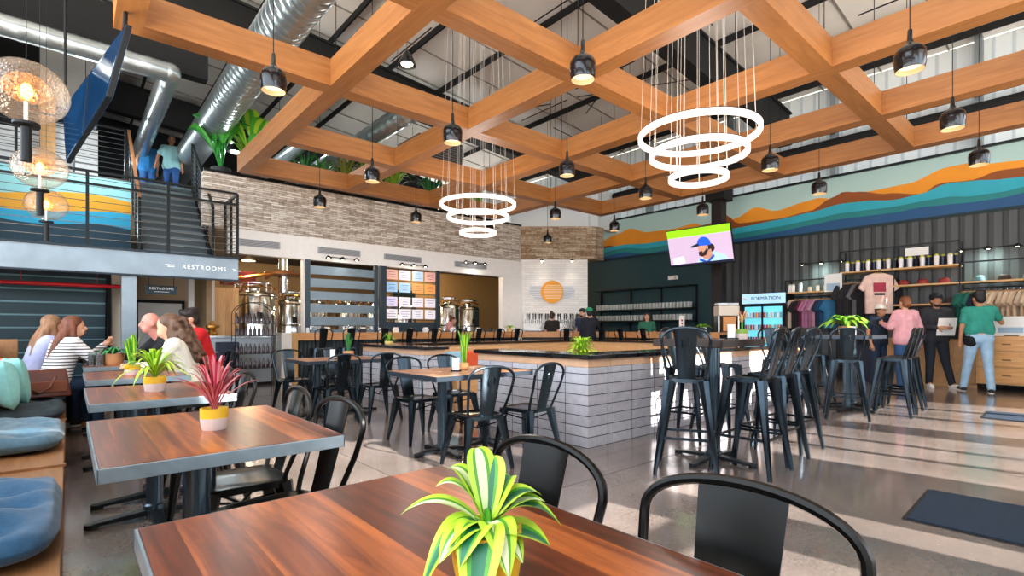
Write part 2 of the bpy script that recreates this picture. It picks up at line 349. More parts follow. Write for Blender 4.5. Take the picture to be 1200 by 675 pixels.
# roof: white insulation sloping up to the left, with seams
ROOF = mat('white roof insulation', '#efebe6', .65, noise=.07, nscale=1.2, bump=.6, bscale=1.6, stretch=(1,.35,1))
def roofz(x): return 7.1 + (14.3-x)*.085
r_ = MB()
for i in range(0, 20):
    x0, x1 = 14.4-i*.95, 14.4-(i+1)*.95
    r_.hexa([(x1,-2,roofz(x1)),(x0,-2,roofz(x0)),(x0,22,roofz(x0)),(x1,22,roofz(x1)),(x1,-2,roofz(x1)+.15),(x0,-2,roofz(x0)+.15),(x0,22,roofz(x0)+.15),(x1,22,roofz(x1)+.15)])
struct('ceiling', r_, ROOF, 'white insulated metal roof')
s_ = MB()
for k in range(20):
    y = -1.5+k*1.2; s_.bar((-4,y,roofz(-4)-.012),(14.3,y,roofz(14.3)-.012),.03,.02)
struct('ceiling_seams', s_, mat('roof seam','#8f8a84',.7), 'seams of the roof insulation')
for k in range(12):
    x = 13.6-k*1.5
    p = MB(); z = roofz(x)-.12; p.box(x-.022,x+.022,-2,21.8,z-.05,z+.09)
    tag(p.build('ceiling_purlin', MATTE, smooth=False), 'black steel purlin under the white roof', 'purlin', 'black roof purlins', 'structure')
tag(MB().box(-3,2.05,11.35,11.6,5.98,6.85).build('ceiling_girder', MATTE, smooth=False), 'black girder over the stair landing at the upper left', 'girder', None, 'structure')
for k, y in enumerate((-.7, 5.4, 11.5, 17.6)):
    p = MB(); p.bar((14.2,y,6.35),(-4,y,6.35+18.2*.085),.22,.75); p.bar((14.2,y,6.75),(-4,y,6.75+18.2*.085),.34,.05); p.bar((14.2,y,5.96),(-4,y,5.96+18.2*.085),.34,.05)
    tag(p.build('ceiling_rafter', MATTE, smooth=False), 'deep black steel rafter crossing under the roof', 'rafter', 'deep black roof rafters', 'structure')
# cross rods between the purlins
rr = random.Random(3); cr = MB()
for k in range(26):
    x = rr.uniform(1, 12.5); y = rr.uniform(1, 11); dx = rr.choice((-1.5,1.5,0,0)); dy = rr.choice((0,2.6,3.2)) if dx else 1.8
    if k % 3 == 0: dx, dy = 2.6, 0
    cr.cyl((x,y,roofz(x)-.25),(x+dx,y+dy,roofz(x+dx)-.25),.014,n=5)
struct('ceiling_rods', cr, MATTE, 'thin black bracing rods under the roof')
# eave pipes and beams along the right wall (dark horizontal bands seen between the timber)
for (x,z,r0,l) in ((13.75,5.55,.13,'round black pipe run high on the right wall'),(13.75,5.85,.04,'thin black conduit above the black pipe run')):
    tag(MB().cyl((x,-1.8,z),(x,10.6,z),r0,n=14).build('pipe_run', MATTE), l, 'pipe')
for y in (1.6,4.2,6.8,9.4):
    pp = MB(); pp.box(13.86,14.12,y-.06,y+.06,4.86,7.1)
    tag(pp.build('wall_girt_post', mat('grey steel','#7d868a',.5), smooth=False), 'grey steel post standing above the mural', 'post', 'grey steel posts above the mural', 'structure')
# front glazed wall (behind the viewpoint): frames, added panels that shape the sun patches, added canopy outside
YF = -1.9
f = MB()
solid = [(-3,1.15),(3.12,3.62),(3.92,5.35),(5.9,6.0),(6.5,6.6),(7.2,7.75),(8.6,8.75),(9.6,9.75),(10.6,14.4)]
for a, c in solid: f.box(a,c,YF-.06,YF,0,3.75)
f.box(-3,14.4,YF-.06,YF,2.12,2.72)
f.box(1.15,3.12,YF-.06,YF,1.72,1.84)
f.box(-3,14.4,YF-.06,YF,0,.75)
struct('wall_front', f, mat('sun shaping panels','#d8d6d2',.7), 'unseen front window wall with added panels shaping the sun patches')
f = MB()
for x in range(-3,15,2): f.box(x-.04,x+.04,YF-.1,YF+.02,3.75,7.2)
f.box(-3,14.4,YF-.1,YF+.02,3.7,3.8); f.box(-3,14.4,YF-.1,YF+.02,5.6,5.7)
f.box(-3,14.4,YF-.1,YF+.02,7.1,7.7)
struct('window_1', f, BLK, 'black frames of the tall front windows')
struct('added_canopy', MB().box(-3,14.6,YF-7.6,YF-.1,7.7,7.85), mat('canopy','#8b8b88',.7), 'canopy added outside the front windows to block high sun')  # unseen canopy, added to keep high sun out of the room
f = MB()
for y in (-1.9,.6,3.1,5.6,8.1): f.box(-3.06,-2.98,y-.04,y+.04,0,8.4)
f.box(-3.06,-2.98,-2,9,3.0,3.1); f.box(-3.06,-2.98,-2,9,0,.3); f.box(-3.06,-2.98,-2,9,5.8,5.9)
struct('window_2', f, BLK, 'black frames of the left side windows')
struct('wall_left', MB().box(-3.2,-3.0,9,22,0,8.6), mat('left wall','#2c3236',.7), 'dark left wall beyond the windows')
# ================================================================== timber grid
g = thing('timber_beam_grid', 'suspended grid of orange fir timber beams over the whole room', 'beam grid', (0,0,0))
BW, BH, BZ = .125, .36, 4.4
for x, y0, y1 in ((.49,-1.7,6.86),(2.77,-1.7,11.6),(5.04,-1.7,11.6),(7.25,-1.7,11.6),(9.45,-1.7,11.6),(11.5,-1.7,9.33)):
    b = MB().box(x-BW,x+BW,y0-BW,y1+BW,BZ,BZ+BH); b.build('beam', FIRY, g, smooth=False)
for y, x0, x1 in ((.05,2.77,11.5),(2.29,2.77,11.5),(4.48,.49,11.5),(6.86,.49,11.5),(9.33,2.77,11.5),(11.6,2.77,9.45)):
    xs = [x for x in (.49,2.77,5.04,7.25,9.45,11.5) if x0-.01 <= x <= x1+.01]
    for a, c in zip(xs, xs[1:]):
        MB().box(a+BW,c-BW,y-BW,y+BW,BZ+.001,BZ+BH-.001).build('beam', FIRX, g, smooth=False)
for x in (2.77,5.04,7.25,9.45,11.5):
    for y in (2.29,4.48,6.86,9.33): MB().cyl((x,y,BZ+BH),(x,y,roofz(x)-.1),.006,n=5).build('hanger_cable', MATTE, g)
# ================================================================== pendants
def bulb_light(parent, z, power, col, size=.05, spot=None):
    ld = bpy.data.lights.new('bulb', 'SPOT' if spot else 'POINT'); ld.energy = power; ld.color = col; ld.shadow_soft_size = size
    if spot: ld.spot_size = spot; ld.spot_blend = .6
    o = bpy.data.objects.new('bulb_light', ld); COL.objects.link(o); o.parent = parent; o.location = (0,0,z); return o
SHADE = mat('black enamel shade', '#131419', .22, .4, coat=.6)
SHIN = mat('shade inside', '#d8c4a4', .4)
LENS = mat('lamp lens', '#ffe9c4', .4, emit=1.6, ecol='#ffdfae')
def make_pendant(loc, label, scale=1, ctop=None):
    t = thing('pendant_lamp', label, 'pendant lamp', loc, 0, 'black bell pendant lamps in the timber grid')
    MB().lathe([(.010,.405),(.020,.39),(.022,.30),(.034,.265),(.066,.235),(.108,.21),(.128,.175),(.131,.13),(.127,.05),(.118,.0)], n=28).build('lamp_shade', SHADE, t)
    MB().lathe([(.116,.001),(.122,.10),(.10,.17),(.02,.20)], n=24).build('shade_lining', SHIN, t)
    MB().lathe([(.0005,.045),(.06,.04),(.108,.05),(.112,.06)], n=20).build('lens', LENS, t)
    MB().cyl((0,0,.40),(0,0,(ctop or roofz(loc[0])-.1)-loc[2]),.005,n=6).build('cord', MATTE, t)
    bulb_light(t, -.01, PENDW, (1,.8,.58), .08, radians(110))
    return t
PENDW = 60
PEND = [((1.63,5.7),'nearest the top left of the photo, in front of the silver duct'),((3.9,3.4),'large one below the top centre beam crossing'),((3.9,5.7),'hanging left of centre under a cross joint'),
 ((3.9,8.1),'hanging below the second left cross joint, before the stone wall'),((3.9,10.5),'leftmost one seen against the stone wall'),((6.15,10.5),'second one from the left against the stone wall'),
 ((6.15,5.7),'under the central cross joint of the grid'),((8.35,5.7),'just left of the large ring chandelier, above the screen'),((8.35,3.4),'just right of the large ring chandelier'),
 ((10.5,3.4),'in front of the mural, right of the screen'),((8.35,8.1),'upper one of the two above the tap wall'),((10.5,10.5),'lower one of the two above the tap wall'),
 ((10.5,8.1),'right of the stone corner, before the mural'),((10.5,5.7),'partly before the dark column over the screen'),((8.35,10.5),'right beside the smaller ring chandelier'),
 ((6.15,1.2),'largest one near the top right corner'),((8.35,1.2),'middle one of the three at the far right'),((10.5,1.2),'lowest of the three at the far right')]
for (x,y), l in PEND: make_pendant((x,y,3.65), 'black pendant '+l)
# ring chandeliers
RING = mat('glowing ring', '#fff1ea', .4, emit=1.0, ecol='#ffece2')
def chandelier(loc, label, rs, zs):
    t = thing('ring_chandelier', label, 'chandelier', loc)
    for q, (r, dz) in enumerate(zip(rs, zs)):
        p = MB(); h = .034; n = int(180*r/.73)*2; vs = []; fs = []
        for i in range(n):
            a = 2*pi*i/n; ro = r+(.026 if i % 2 else .019); vs += [((r-.02)*cos(a),(r-.02)*sin(a),dz-h),(ro*cos(a),ro*sin(a),dz-h),(ro*cos(a),ro*sin(a),dz+h),((r-.02)*cos(a),(r-.02)*sin(a),dz+h)]
        for i in range(n):
            for k in range(4): a0 = i*4; b0 = ((i+1) % n)*4; fs.append((a0+k,a0+(k+1)%4,b0+(k+1)%4,b0+k))
        p.add(vs, fs).build('ring', RING, t, smooth=False)
        MB().lathe([(r-.027,h),(r+.027,h),(r+.027,h+.008),(r-.027,h+.008),(r-.027,h)], (0,0,dz), 96).build('rim', mat('bronze rim','#463c38',.4,.6), t, smooth=False)
        for i in range(8):
            a = 2*pi*(i+.3*q)/8; MB().cyl((r*cos(a),r*sin(a),dz+h),(r*cos(a)*.8,r*sin(a)*.8,roofz(loc[0])-loc[2]-.1),.003,n=4).build('wire', mat('bright wire','#e9e2da',.4,.3), t)
    bulb_light(t, -.25, 70, (1,.9,.82), .4)
    MB().lathe([(.5,0),(.5,.04),(.48,.05),(.48,0)], (0,0,roofz(loc[0])-loc[2]-.15), 32).build('canopy', WHITE, t)
    return t
chandelier((6.15,3.4,3.66), 'larger chandelier of three stacked glowing rings, right of centre', (.73,.59,.345), (0,-.25,-.56))
chandelier((6.15,8.1,3.62), 'smaller looking chandelier of three glowing rings before the stone wall', (.73,.59,.345), (0,-.25,-.56))
# ================================================================== ducts
def duct(name, label, pts, r, ribs=.3, parent=None):
    P_ = []; R_ = []
    for i, (p, q) in enumerate(zip(pts, pts[1:])):
        p, q = V(p), V(q); L_ = (q-p).length; m = max(1, int(L_/ribs))
        for k in range(m):
            for u, e in ((0,.012*r*3),(.12,0),(.88,0)) if m > 1 else ((0,0),): P_.append(p+(q-p)*(k+u)/m); R_.append(r+e)
    P_.append(V(pts[-1])); R_.append(r)
    t = thing(name, label, 'duct'); MB().tube(P_, R_, 28).build('duct_body', GALV, t, angle=50)
    for p in pts[1:-1]: MB().ell(p, (r*1.04,)*3, 18, 12).build('elbow', GALV, t)
    return t
duct('spiral_duct', 'large silver spiral duct running under the roof at upper left', [(2.42,2.5,5.7),(2.42,20.5,5.7)], .32, .18)
duct('spiral_duct', 'slim silver duct beside the large one over the planting', [(4.0,11.2,5.35),(4.0,20,5.35)], .15, .3)
duct('spiral_duct', 'silver duct seen through the grid left of centre', [(5.45,9.0,5.75),(5.45,20,5.75)], .22, .3)
duct('elbow_duct', 'silver elbow duct above the stair landing', [(-2.5,10.95,5.8),(1.38,10.95,5.75),(1.42,20.5,5.7)], .17, .3)
t = thing('air_handler', 'dark box of the ceiling air handler seen above the beams, centre left', 'air handler', (6.6,10.6,5.0))
MB().box(-.6,.6,-.5,.5,0,.6).build('cabinet_box', mat('hvac grey','#4a4f52',.5,.4), t, bevel=.01)
MB().box(-.45,.45,-.52,-.5,.1,.5).build('vent_grille', stripes('grille','#111','#666',.05,.5,'z'), t)
for k,(x,y,l) in enumerate(((7.6,6.0,'black hanging loudspeaker box under the roof near the centre beam'),)):
    t = thing('ceiling_speaker', l, 'speaker', (x,y,5.9)); MB().box(-.2,.2,-.2,.2,0,.4).build('speaker_box', MATTE, t, bevel=.02)
    MB().cyl((0,0,.4),(0,0,.8),.02).build('bracket', MATTE, t)
# ================================================================== seats
def seat_proto(name, label, cat, h, top, sw, fw, loc, rz, group=None, metal=None, rung=False):
    """pressed steel cafe seat: sitter faces +y, arch back behind"""
    m = metal or GUN
    t = thing(name, label, cat, loc, rz, group)
    a = sw/2; b = MB()
    # seat pan: rounded square with turned down skirt
    def rsq(r, c, z, n=6):
        o = []
        for cx, cy, a0 in ((r-c,r-c,0),(-r+c,r-c,pi/2),(-r+c,-r+c,pi),(r-c,-r+c,3*pi/2)):
            for i in range(n+1): q = a0+pi/2*i/n; o.append((cx+c*cos(q), cy+c*sin(q), z))
        return o
    rings = [rsq(a*.35,a*.2,h-.012), rsq(a*.8,a*.3,h-.01), rsq(a*.9,a*.33,h), rsq(a,a*.35,h-.004), rsq(a*1.01,a*.36,h-.035), rsq(a*.97,a*.34,h-.036)]
    n = len(rings[0]); vs = [p for r in rings for p in r]
    fs = [tuple(range(n))] + [(i*n+j, i*n+(j+1)%n, (i+1)*n+(j+1)%n, (i+1)*n+j) for i in range(len(rings)-1) for j in range(n)]
    b.add(vs, fs); b.build('seat', m, t, angle=50)
    for sx in (-1,1):
        for sy in (-1,1):
            l = MB(); p0 = V((sx*a*.82, sy*a*.82, h-.02)); pm = V((sx*(a*.82+.25*(fw/2-a*.82)), sy*(a*.82+.25*(fw/2-a*.82)), h*.72)); p1 = V((sx*fw/2, sy*fw/2, .0))
            l.tube([p0, pm, p1+V((0,0,.02)), p1], [.046 if h < .6 else .05,.036,.017,.016], 7)
            l.build('leg', m, t, angle=50)
    rw = a*.9; zt = top
    f = MB(); lean = (top-h)*.22
    pts = [(-rw*.95,-a*.8,h-.03),(-rw*1.05,-a*.92,h+.04),(-rw*1.22,-a-lean*.55,h+(top-h)*.5),(-rw*1.28,-a-lean*.85,h+(top-h)*.74)]
    ar = []
    for i in range(1,20):
        q = pi-pi*i/20; ar.append((rw*1.28*cos(q)*1.0, -a-lean*(.85+.15*sin(q)), h+(top-h)*(.74+.26*sin(q)**.8)))
    pts += ar + [(-x,y,z) for x,y,z in reversed(pts)]
    f.tube(pts, .0115, 8); f.build('back_frame', m, t)
    s = MB(); k = 8
    w0, w1 = sw*.20, sw*.30
    L1, L2 = [], []
    for i in range(k+1):
        u = i/k; w = .066+.020*u; y = -a*.88-(lean+a*.12-.004)*u**.9; z = h-.01+(top+.004-h)*u
        L1 += [(-w,y-.003,z),(-w*.5,y-.013,z),(w*.5,y-.013,z),(w,y-.003,z)]
    vs = L1 + [(x,y+.004,z) for x,y,z in L1]; nn = len(L1); fs = []
    for i in range(k):
        for j_ in range(3):
            q = i*4+j_; fs.append((q,q+1,q+5,q+4)); fs.append((q+nn,q+4+nn,q+5+nn,q+1+nn))
        fs.append((i*4,i*4+4,i*4+4+nn,i*4+nn)); fs.append((i*4+3,i*4+3+nn,i*4+7+nn,i*4+7))
    s.add(vs, fs)
    zz = h+(top-h)*.74; yy = -a*.88-(lean+a*.12)*.76-.016; q = .03
    s.tube([(-q,yy,zz-.05),(-q,yy-.003,zz+.0),(-q*.7,yy-.004,zz+.02),(q*.7,yy-.004,zz+.02),(q,yy-.003,zz),(q,yy,zz-.05)], .004, 6)
    s.build('back_slat', m, t, angle=60)
    br = MB(); zr = h*.5
    if rung:
        e = a*.82+(fw/2-a*.82)*.62; zr = h*.38
        for p, q in (((-e,-e,zr),(e,-e,zr)),((e,-e,zr),(e,e,zr)),((e,e,zr),(-e,e,zr)),((-e,e,zr),(-e,-e,zr))): br.bar(p,q,.008,.022)
        br.build('foot_rail', m, t, smooth=False)
    else:
        e = a*.85
        br.tube([(-e,-e,h-.06),(0,0,h-.13),(e,e,h-.06)],.007,6); br.tube([(-e,e,h-.06),(0,0,h-.13),(e,-e,h-.06)],.007,6)
        br.build('brace', m, t)
    return t
DARKM = mat('dark bronze steel', '#0f0e0d', .28, .6, noise=.1)
chair0 = seat_proto('metal_chair', 'dark cafe chair at the front table, the nearest one, cut by the bottom edge', 'chair', .45, .85, .36, .43, (.72,.44,0), radians(93), 'cafe chairs along the booth tables', DARKM)
for x,y,r,l in ((.70,.98,88,'black metal cafe chair behind the hosta plant, at the front table'),
    (.62,2.12,95,'black cafe chair with the shiny arch at the near right of the second booth table'),
    (.62,2.68,88,'black metal cafe chair at the far right corner of the second booth table'),
    (.66,3.82,92,'black metal cafe chair at the third booth table, right of the red plant'),
    (.68,4.45,85,'black metal cafe chair at the far right corner of the third booth table'),
    (.86,5.75,95,'black metal cafe chair under the woman in the white sweater'),
    (.80,7.3,90,'black metal cafe chair under the bald man')):
    dup(chair0, (x,y,0), radians(r), l, 'cafe chairs along the booth tables')
ch1 = seat_proto('metal_chair', 'gunmetal cafe chair at the central table, seen from behind, left of the two near ones', 'chair', .45, .85, .36, .43, (2.58,3.42,0), radians(-8), 'cafe chairs around the central table')
for x,y,r,l,g_ in ((3.16,3.42,8,'gunmetal cafe chair at the central table, seen from behind, right of the two near ones',0),
    (2.72,4.62,182,'gunmetal cafe chair on the far left side of the central table, facing us',0),
    (3.28,4.75,176,'gunmetal cafe chair on the far right side of the central table, facing us',0),
    (2.45,6.12,4,'gunmetal cafe chair at the farther four seat table, left of the two near ones',1),
    (3.0,6.05,-3,'gunmetal cafe chair at the farther four seat table, right of the two near ones',1),
    (2.4,7.45,180,'gunmetal cafe chair on the far left side of the farther table',1),
    (3.0,7.5,175,'gunmetal cafe chair on the far right side of the farther table',1)):
    dup(ch1, (x,y,0), radians(r), l, 'cafe chairs around the farther table' if g_ else 'cafe chairs around the central table')
st0 = seat_proto('bar_stool', 'tall black metal stool nearest us, its dark back slat facing the camera', 'bar stool', .76, 1.16, .31, .46, (3.80,2.2,0), radians(-62), 'tall stools around the near high table', rung=True)
for x,y,r,l,g_ in ((4.2,1.86,2,'tall black stool, front one of the three right of the near high table',0),
    (4.72,1.92,0,'tall black stool, middle one of the three right of the near high table',0),
    (5.25,1.98,-4,'tall black stool, rear one of the three right of the near high table',0),
    (4.95,2.85,185,'tall black metal stool on the far side of the near high table',0),
    (5.55,2.8,178,'tall black metal stool beyond the row of three, toward the block counter',0),
    (7.6,2.15,-70,'tall black metal stool left of the far high table',1),
    (8.35,1.82,3,'tall black metal stool in front of the far high table, first of the tilted backs',1),
    (8.8,1.85,0,'tall black metal stool in front of the far high table, second of the tilted backs',1),
    (9.25,1.9,-3,'tall black metal stool in front of the far high table, last of the tilted backs',1),
    (8.2,2.95,180,'tall black metal stool behind the far high table, under the plant',1),
    (7.0,2.7,150,'tall black metal stool between the two high tables',1),
    (8.75,2.9,185,'tall black metal stool behind the far high table, right',1)):
    dup(st0, (x,y,0), radians(r), l, 'tall stools around the far high table' if g_ else 'tall stools around the near high table')
bx = [X_ for X_ in (3.95,4.55,5.3,5.95,6.6,7.3,7.95,8.6,9.25)]
for i, x in enumerate(bx):
    dup(st0, (x,10.62,0), radians(rnd.uniform(-6,6)), 'black metal bar stool at the long back bar, '+ordl(i,len(bx),'of the row'), 'black stools along the back bar')
for i,(x,y,r) in enumerate(((10.3,9.6,-40),(10.95,8.9,-45),(11.1,8.2,-90),(11.1,7.5,-92),(11.15,6.85,-88),(11.1,6.2,-90))):
    dup(st0, (x,y,0), radians(r), 'black bar stool at the right part of the bar, '+ordl(i,6,'of the row'), 'black stools along the right bar')
# ================================================================== tables
def table(name, label, x0, x1, y0, y1, ztop, wood_, posts, group=None, foot=.28, th=.045, edge=ZINC, r=.045, twin=None):
    cx, cy = (x0+x1)/2, (y0+y1)/2
    t = thing(name, label, 'table', (cx,cy,0), 0, group)
    a, b = (x1-x0)/2, (y1-y0)/2
    MB().box(-a+.006,a-.006,-b+.006,b-.006,ztop-th*.6,ztop).build('tabletop', wood_, t, smooth=False)
    e = MB(); z0, z1 = ztop-th, ztop-.001
    e.box(-a,a,-b,-b+.006,z0,z1); e.box(-a,a,b-.006,b,z0,z1); e.box(-a,-a+.006,-b,b,z0,z1); e.box(a-.006,a,-b,b,z0,z1); e.box(-a+.006,a-.006,-b+.006,b-.006,z0,z0+.006)
    e.build('metal_edge', edge, t, smooth=False, bevel=.002)
    for (px_, py_) in posts:
        p = MB(); q = (px_-cx, py_-cy); p.cyl((*q,.04),(*q,ztop-th-.01),r,n=20); p.lathe([(r,0),(r+.012,.0),(r+.012,.05),(r,.06)],(*q,.03),20); p.build('column', mat('blue grey column','#4d5d69',.25,.8), t)
        MB().box(q[0]-.11,q[0]+.11,q[1]-.11,q[1]+.11,ztop-th-.012,ztop-th).build('mounting_plate', MATTE, t, smooth=False)
        d = MB()
        for (dx,dy) in ((foot,0),(-foot,0)) if twin else ((foot,0),(-foot,0),(0,foot),(0,-foot)):
            d.bar((q[0],q[1],.042),(q[0]+dx,q[1]+dy,.022),.075,.035,.06,.02); d.cyl((q[0]+dx,q[1]+dy,0),(q[0]+dx,q[1]+dy,.03),.035,n=14)
        d.build('base_foot', mat('iron foot','#23282c',.35,.7), t, bevel=.004)
    return t
table('booth_table', 'large front table with red brown plank top, cut by the bottom of the photo', .1,.83,.30,1.27,.75,TABLEWOOD,((.45,.5),(.45,1.05)),'booth tables with plank tops',.3)
table('booth_table', 'second booth table with the red bromeliad on it', .06,.79,1.87,2.88,.75,TABLEWOOD,((.36,2.2),(.46,2.62)),'booth tables with plank tops',.3, twin=1)
table('booth_table', 'third booth table with the spider plant on it', .08,.79,3.5,4.5,.75,TABLEWOOD,((.4,3.8),(.44,4.2)),'booth tables with plank tops',.3)
table('booth_table', 'fourth booth table, in front of the woman in the white sweater', .1,.8,5.15,6.15,.75,TABLEWOOD,((.42,5.4),(.42,5.9)),'booth tables with plank tops',.3)
table('booth_table', 'farthest booth table with the couple leaning on it', .12,.82,6.88,7.95,.75,TABLEWOOD,((.45,7.15),(.45,7.6)),'booth tables with plank tops',.3)
table('dining_table', 'central square cafe table with pale wood top in front of the block counter', 2.3,3.4,3.6,4.46,.75,TABLEWOOD2,((2.62,4.0),(3.14,4.02)),None,.26, edge=mat('dark edge','#3c4550',.35,.6))
table('dining_table', 'farther cafe table with pale wood top, left of the opening in the block counter', 2.2,3.3,6.35,7.2,.75,TABLEWOOD2,((2.5,6.8),(3.05,6.8)),None,.26, edge=mat('dark edge','#3c4550',.35,.6))
DT = wood('dark high top wood', '#2a1710', '#4d2c1e', '#6d4430', 'x', .12, .25, .8)
table('high_table', 'near high round-post table with dark top under the dried flower pot', 3.95,4.75,1.98,2.62,1.06,DT,((4.28,2.22),),None,.34, th=.06, r=.055, edge=mat('dark wood edge','#2b1a14',.35))
table('high_table', 'far high table with a potted fern, before the hanging shirts', 8.0,9.1,2.05,2.75,1.06,DT,((8.35,2.35),(8.8,2.4)),None,.3, th=.05, edge=mat('dark edge','#3c4550',.35,.6))
# ================================================================== block counter enclosure
def block_wall(name, x0, x1, y0, y1, label, capx=(.05,.05,.05,.05)):
    t = thing(name, label, 'counter', ((x0+x1)/2,(y0+y1)/2,0)); cx, cy = (x0+x1)/2,(y0+y1)/2
    o = MB().box(x0,x1,y0,y1,0,.775).build('block_face', BLOCK, None, smooth=False); o.parent = t; o.location = (-cx,-cy,0)
    o = MB().box(x0+.002,x1-.002,y0+.002,y1-.002,.778,.855).build('wood_warm_light_band', mat('warm top course','#d3a683',.5,noise=.08,nscale=12), None, smooth=False); o.parent = t; o.location = (-cx,-cy,0)  # wood on the farther counter, warm light painted on the nearer block course
    a,b_,c,d = capx
    MB().box(x0-a-cx,x1+b_-cx,y0-c-cy,y1+d-cy,.856,.9).build('counter_top', mat('black counter top','#15171a',.12,.1,coat=.5), t, smooth=False, bevel=.004)
    return t
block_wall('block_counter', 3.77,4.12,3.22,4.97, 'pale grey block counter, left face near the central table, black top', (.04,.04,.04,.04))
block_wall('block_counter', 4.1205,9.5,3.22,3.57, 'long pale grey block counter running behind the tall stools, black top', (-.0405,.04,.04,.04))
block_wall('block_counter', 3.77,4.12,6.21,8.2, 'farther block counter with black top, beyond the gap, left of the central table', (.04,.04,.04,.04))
WI = OAKX
def wood_wall(x0,x1,y0,y1,label):
    t = thing('low_divider', label, 'divider', ((x0+x1)/2,(y0+y1)/2,0)); a,b_ = (x1-x0)/2,(y1-y0)/2
    MB().box(-a,a,-b_,b_,0,.855).build('wood_panel', WI, t, smooth=False)
    MB().box(-a-.03,a+.03,-b_-.03,b_+.03,.856,.9).build('counter_top', mat('black counter top','#15171a',.12), t, smooth=False, bevel=.004)
wood_wall(4.16,9.5,7.9,8.2,'oak faced divider with a black top closing the far side of the block enclosure')
wood_wall(9.2,9.5,3.62,7.84,'oak faced divider on the right side of the block enclosure')
t = thing('lounge_bench', 'oak bench inside the block enclosure with orange and blue cushions', 'bench', (4.6,6.35,0))
MB().box(-.25,1.2,-.1,.4,0,.42).build('bench_box', OAKX, t, smooth=False); MB().box(-.25,1.2,.4,.46,.42,.85).build('bench_back', OAKX, t, smooth=False)
for x, c, l in ((4.72,'#c8502c','orange red cushion seen through the gap in the block counter'),(4.38,'#8fb9cf','pale blue cushion beside the orange red one')):
    tag(MB().obox((x,6.42,.62),(.34,.12,.38),0,radians(-12)).build('seat_cushion', mat('cushion '+c,c,.9), bevel=.04), l, 'cushion')
# ================================================================== back bar
BARF = stripes('bar ribbed front','#2d3b42','#141b1f',.09,.5,'xy',.4,.4)
BARE = wood('bar edge wood','#9b6236','#c98c58','#e0ae7e','x',.0,.35,.7)
def bar_run(pts, label, z=1.07, depth=.55):
    t = thing('bar_counter', label, 'bar')
    for k,(p, q) in enumerate(zip(pts, pts[1:])):
        p, q = V((*p,0)), V((*q,0)); d = (q-p).normalized(); n_ = V((-d.y,d.x,0)); n_ = n_ if n_.dot(V((1,1,0))) > 0 else -n_
        def slab(o0, o1, z0, z1, nm, m):
            P = [p+n_*o0, q+n_*o0, q+n_*o1, p+n_*o1]
            MB().hexa([(a.x,a.y,z0) for a in P]+[(a.x,a.y,z1) for a in P]).build(nm, m, t, smooth=False)
        slab(.22,.30,0,z-.16,'front_panel',BARF); slab(0,depth,z-.05,z,'bar_top',BARE); slab(0,.05,z-.16,z-.052,'apron',BARE)
        slab(.30,depth,0,z-.16,'back_panel',MATTE)
    return t
bar_run([(3.62,11.0),(9.9,11.0)], 'long bar with a wood top in front of the brewery openings')
bar_run([(9.92,10.98),(11.6,9.3)], 'angled bar with a wood top in front of the beer taps')
bar_run([(11.62,9.28),(11.62,5.9)], 'right part of the bar with a wood top, before the dark teal wall')
t = thing('bar_end_panel', 'pale upright end panel at the left end of the long bar', 'panel', (3.45,11.25,0))
MB().box(-.18,.02,-.35,.3,0,1.07).build('panel', mat('pale end','#cfc8c0',.5), t, smooth=False); MB().box(.03,.17,-.27,.3,0,1.07).build('wood_post', OAKZ, t, smooth=False)
t = thing('service_counter', 'grey steel service counter left of the bar end', 'counter', (2.6,11.6,0))
MB().box(-.75,.62,-.3,.3,.06,.98).build('cabinet', mat('pale blue grey panel','#a8b2ba',.45), t, smooth=False, bevel=.006)
MB().box(-.78,.64,-.33,.33,.98,1.02).build('worktop', STEEL, t, smooth=False); MB().box(-.7,.6,-.26,.26,0,.06).build('plinth', MATTE, t, smooth=False)
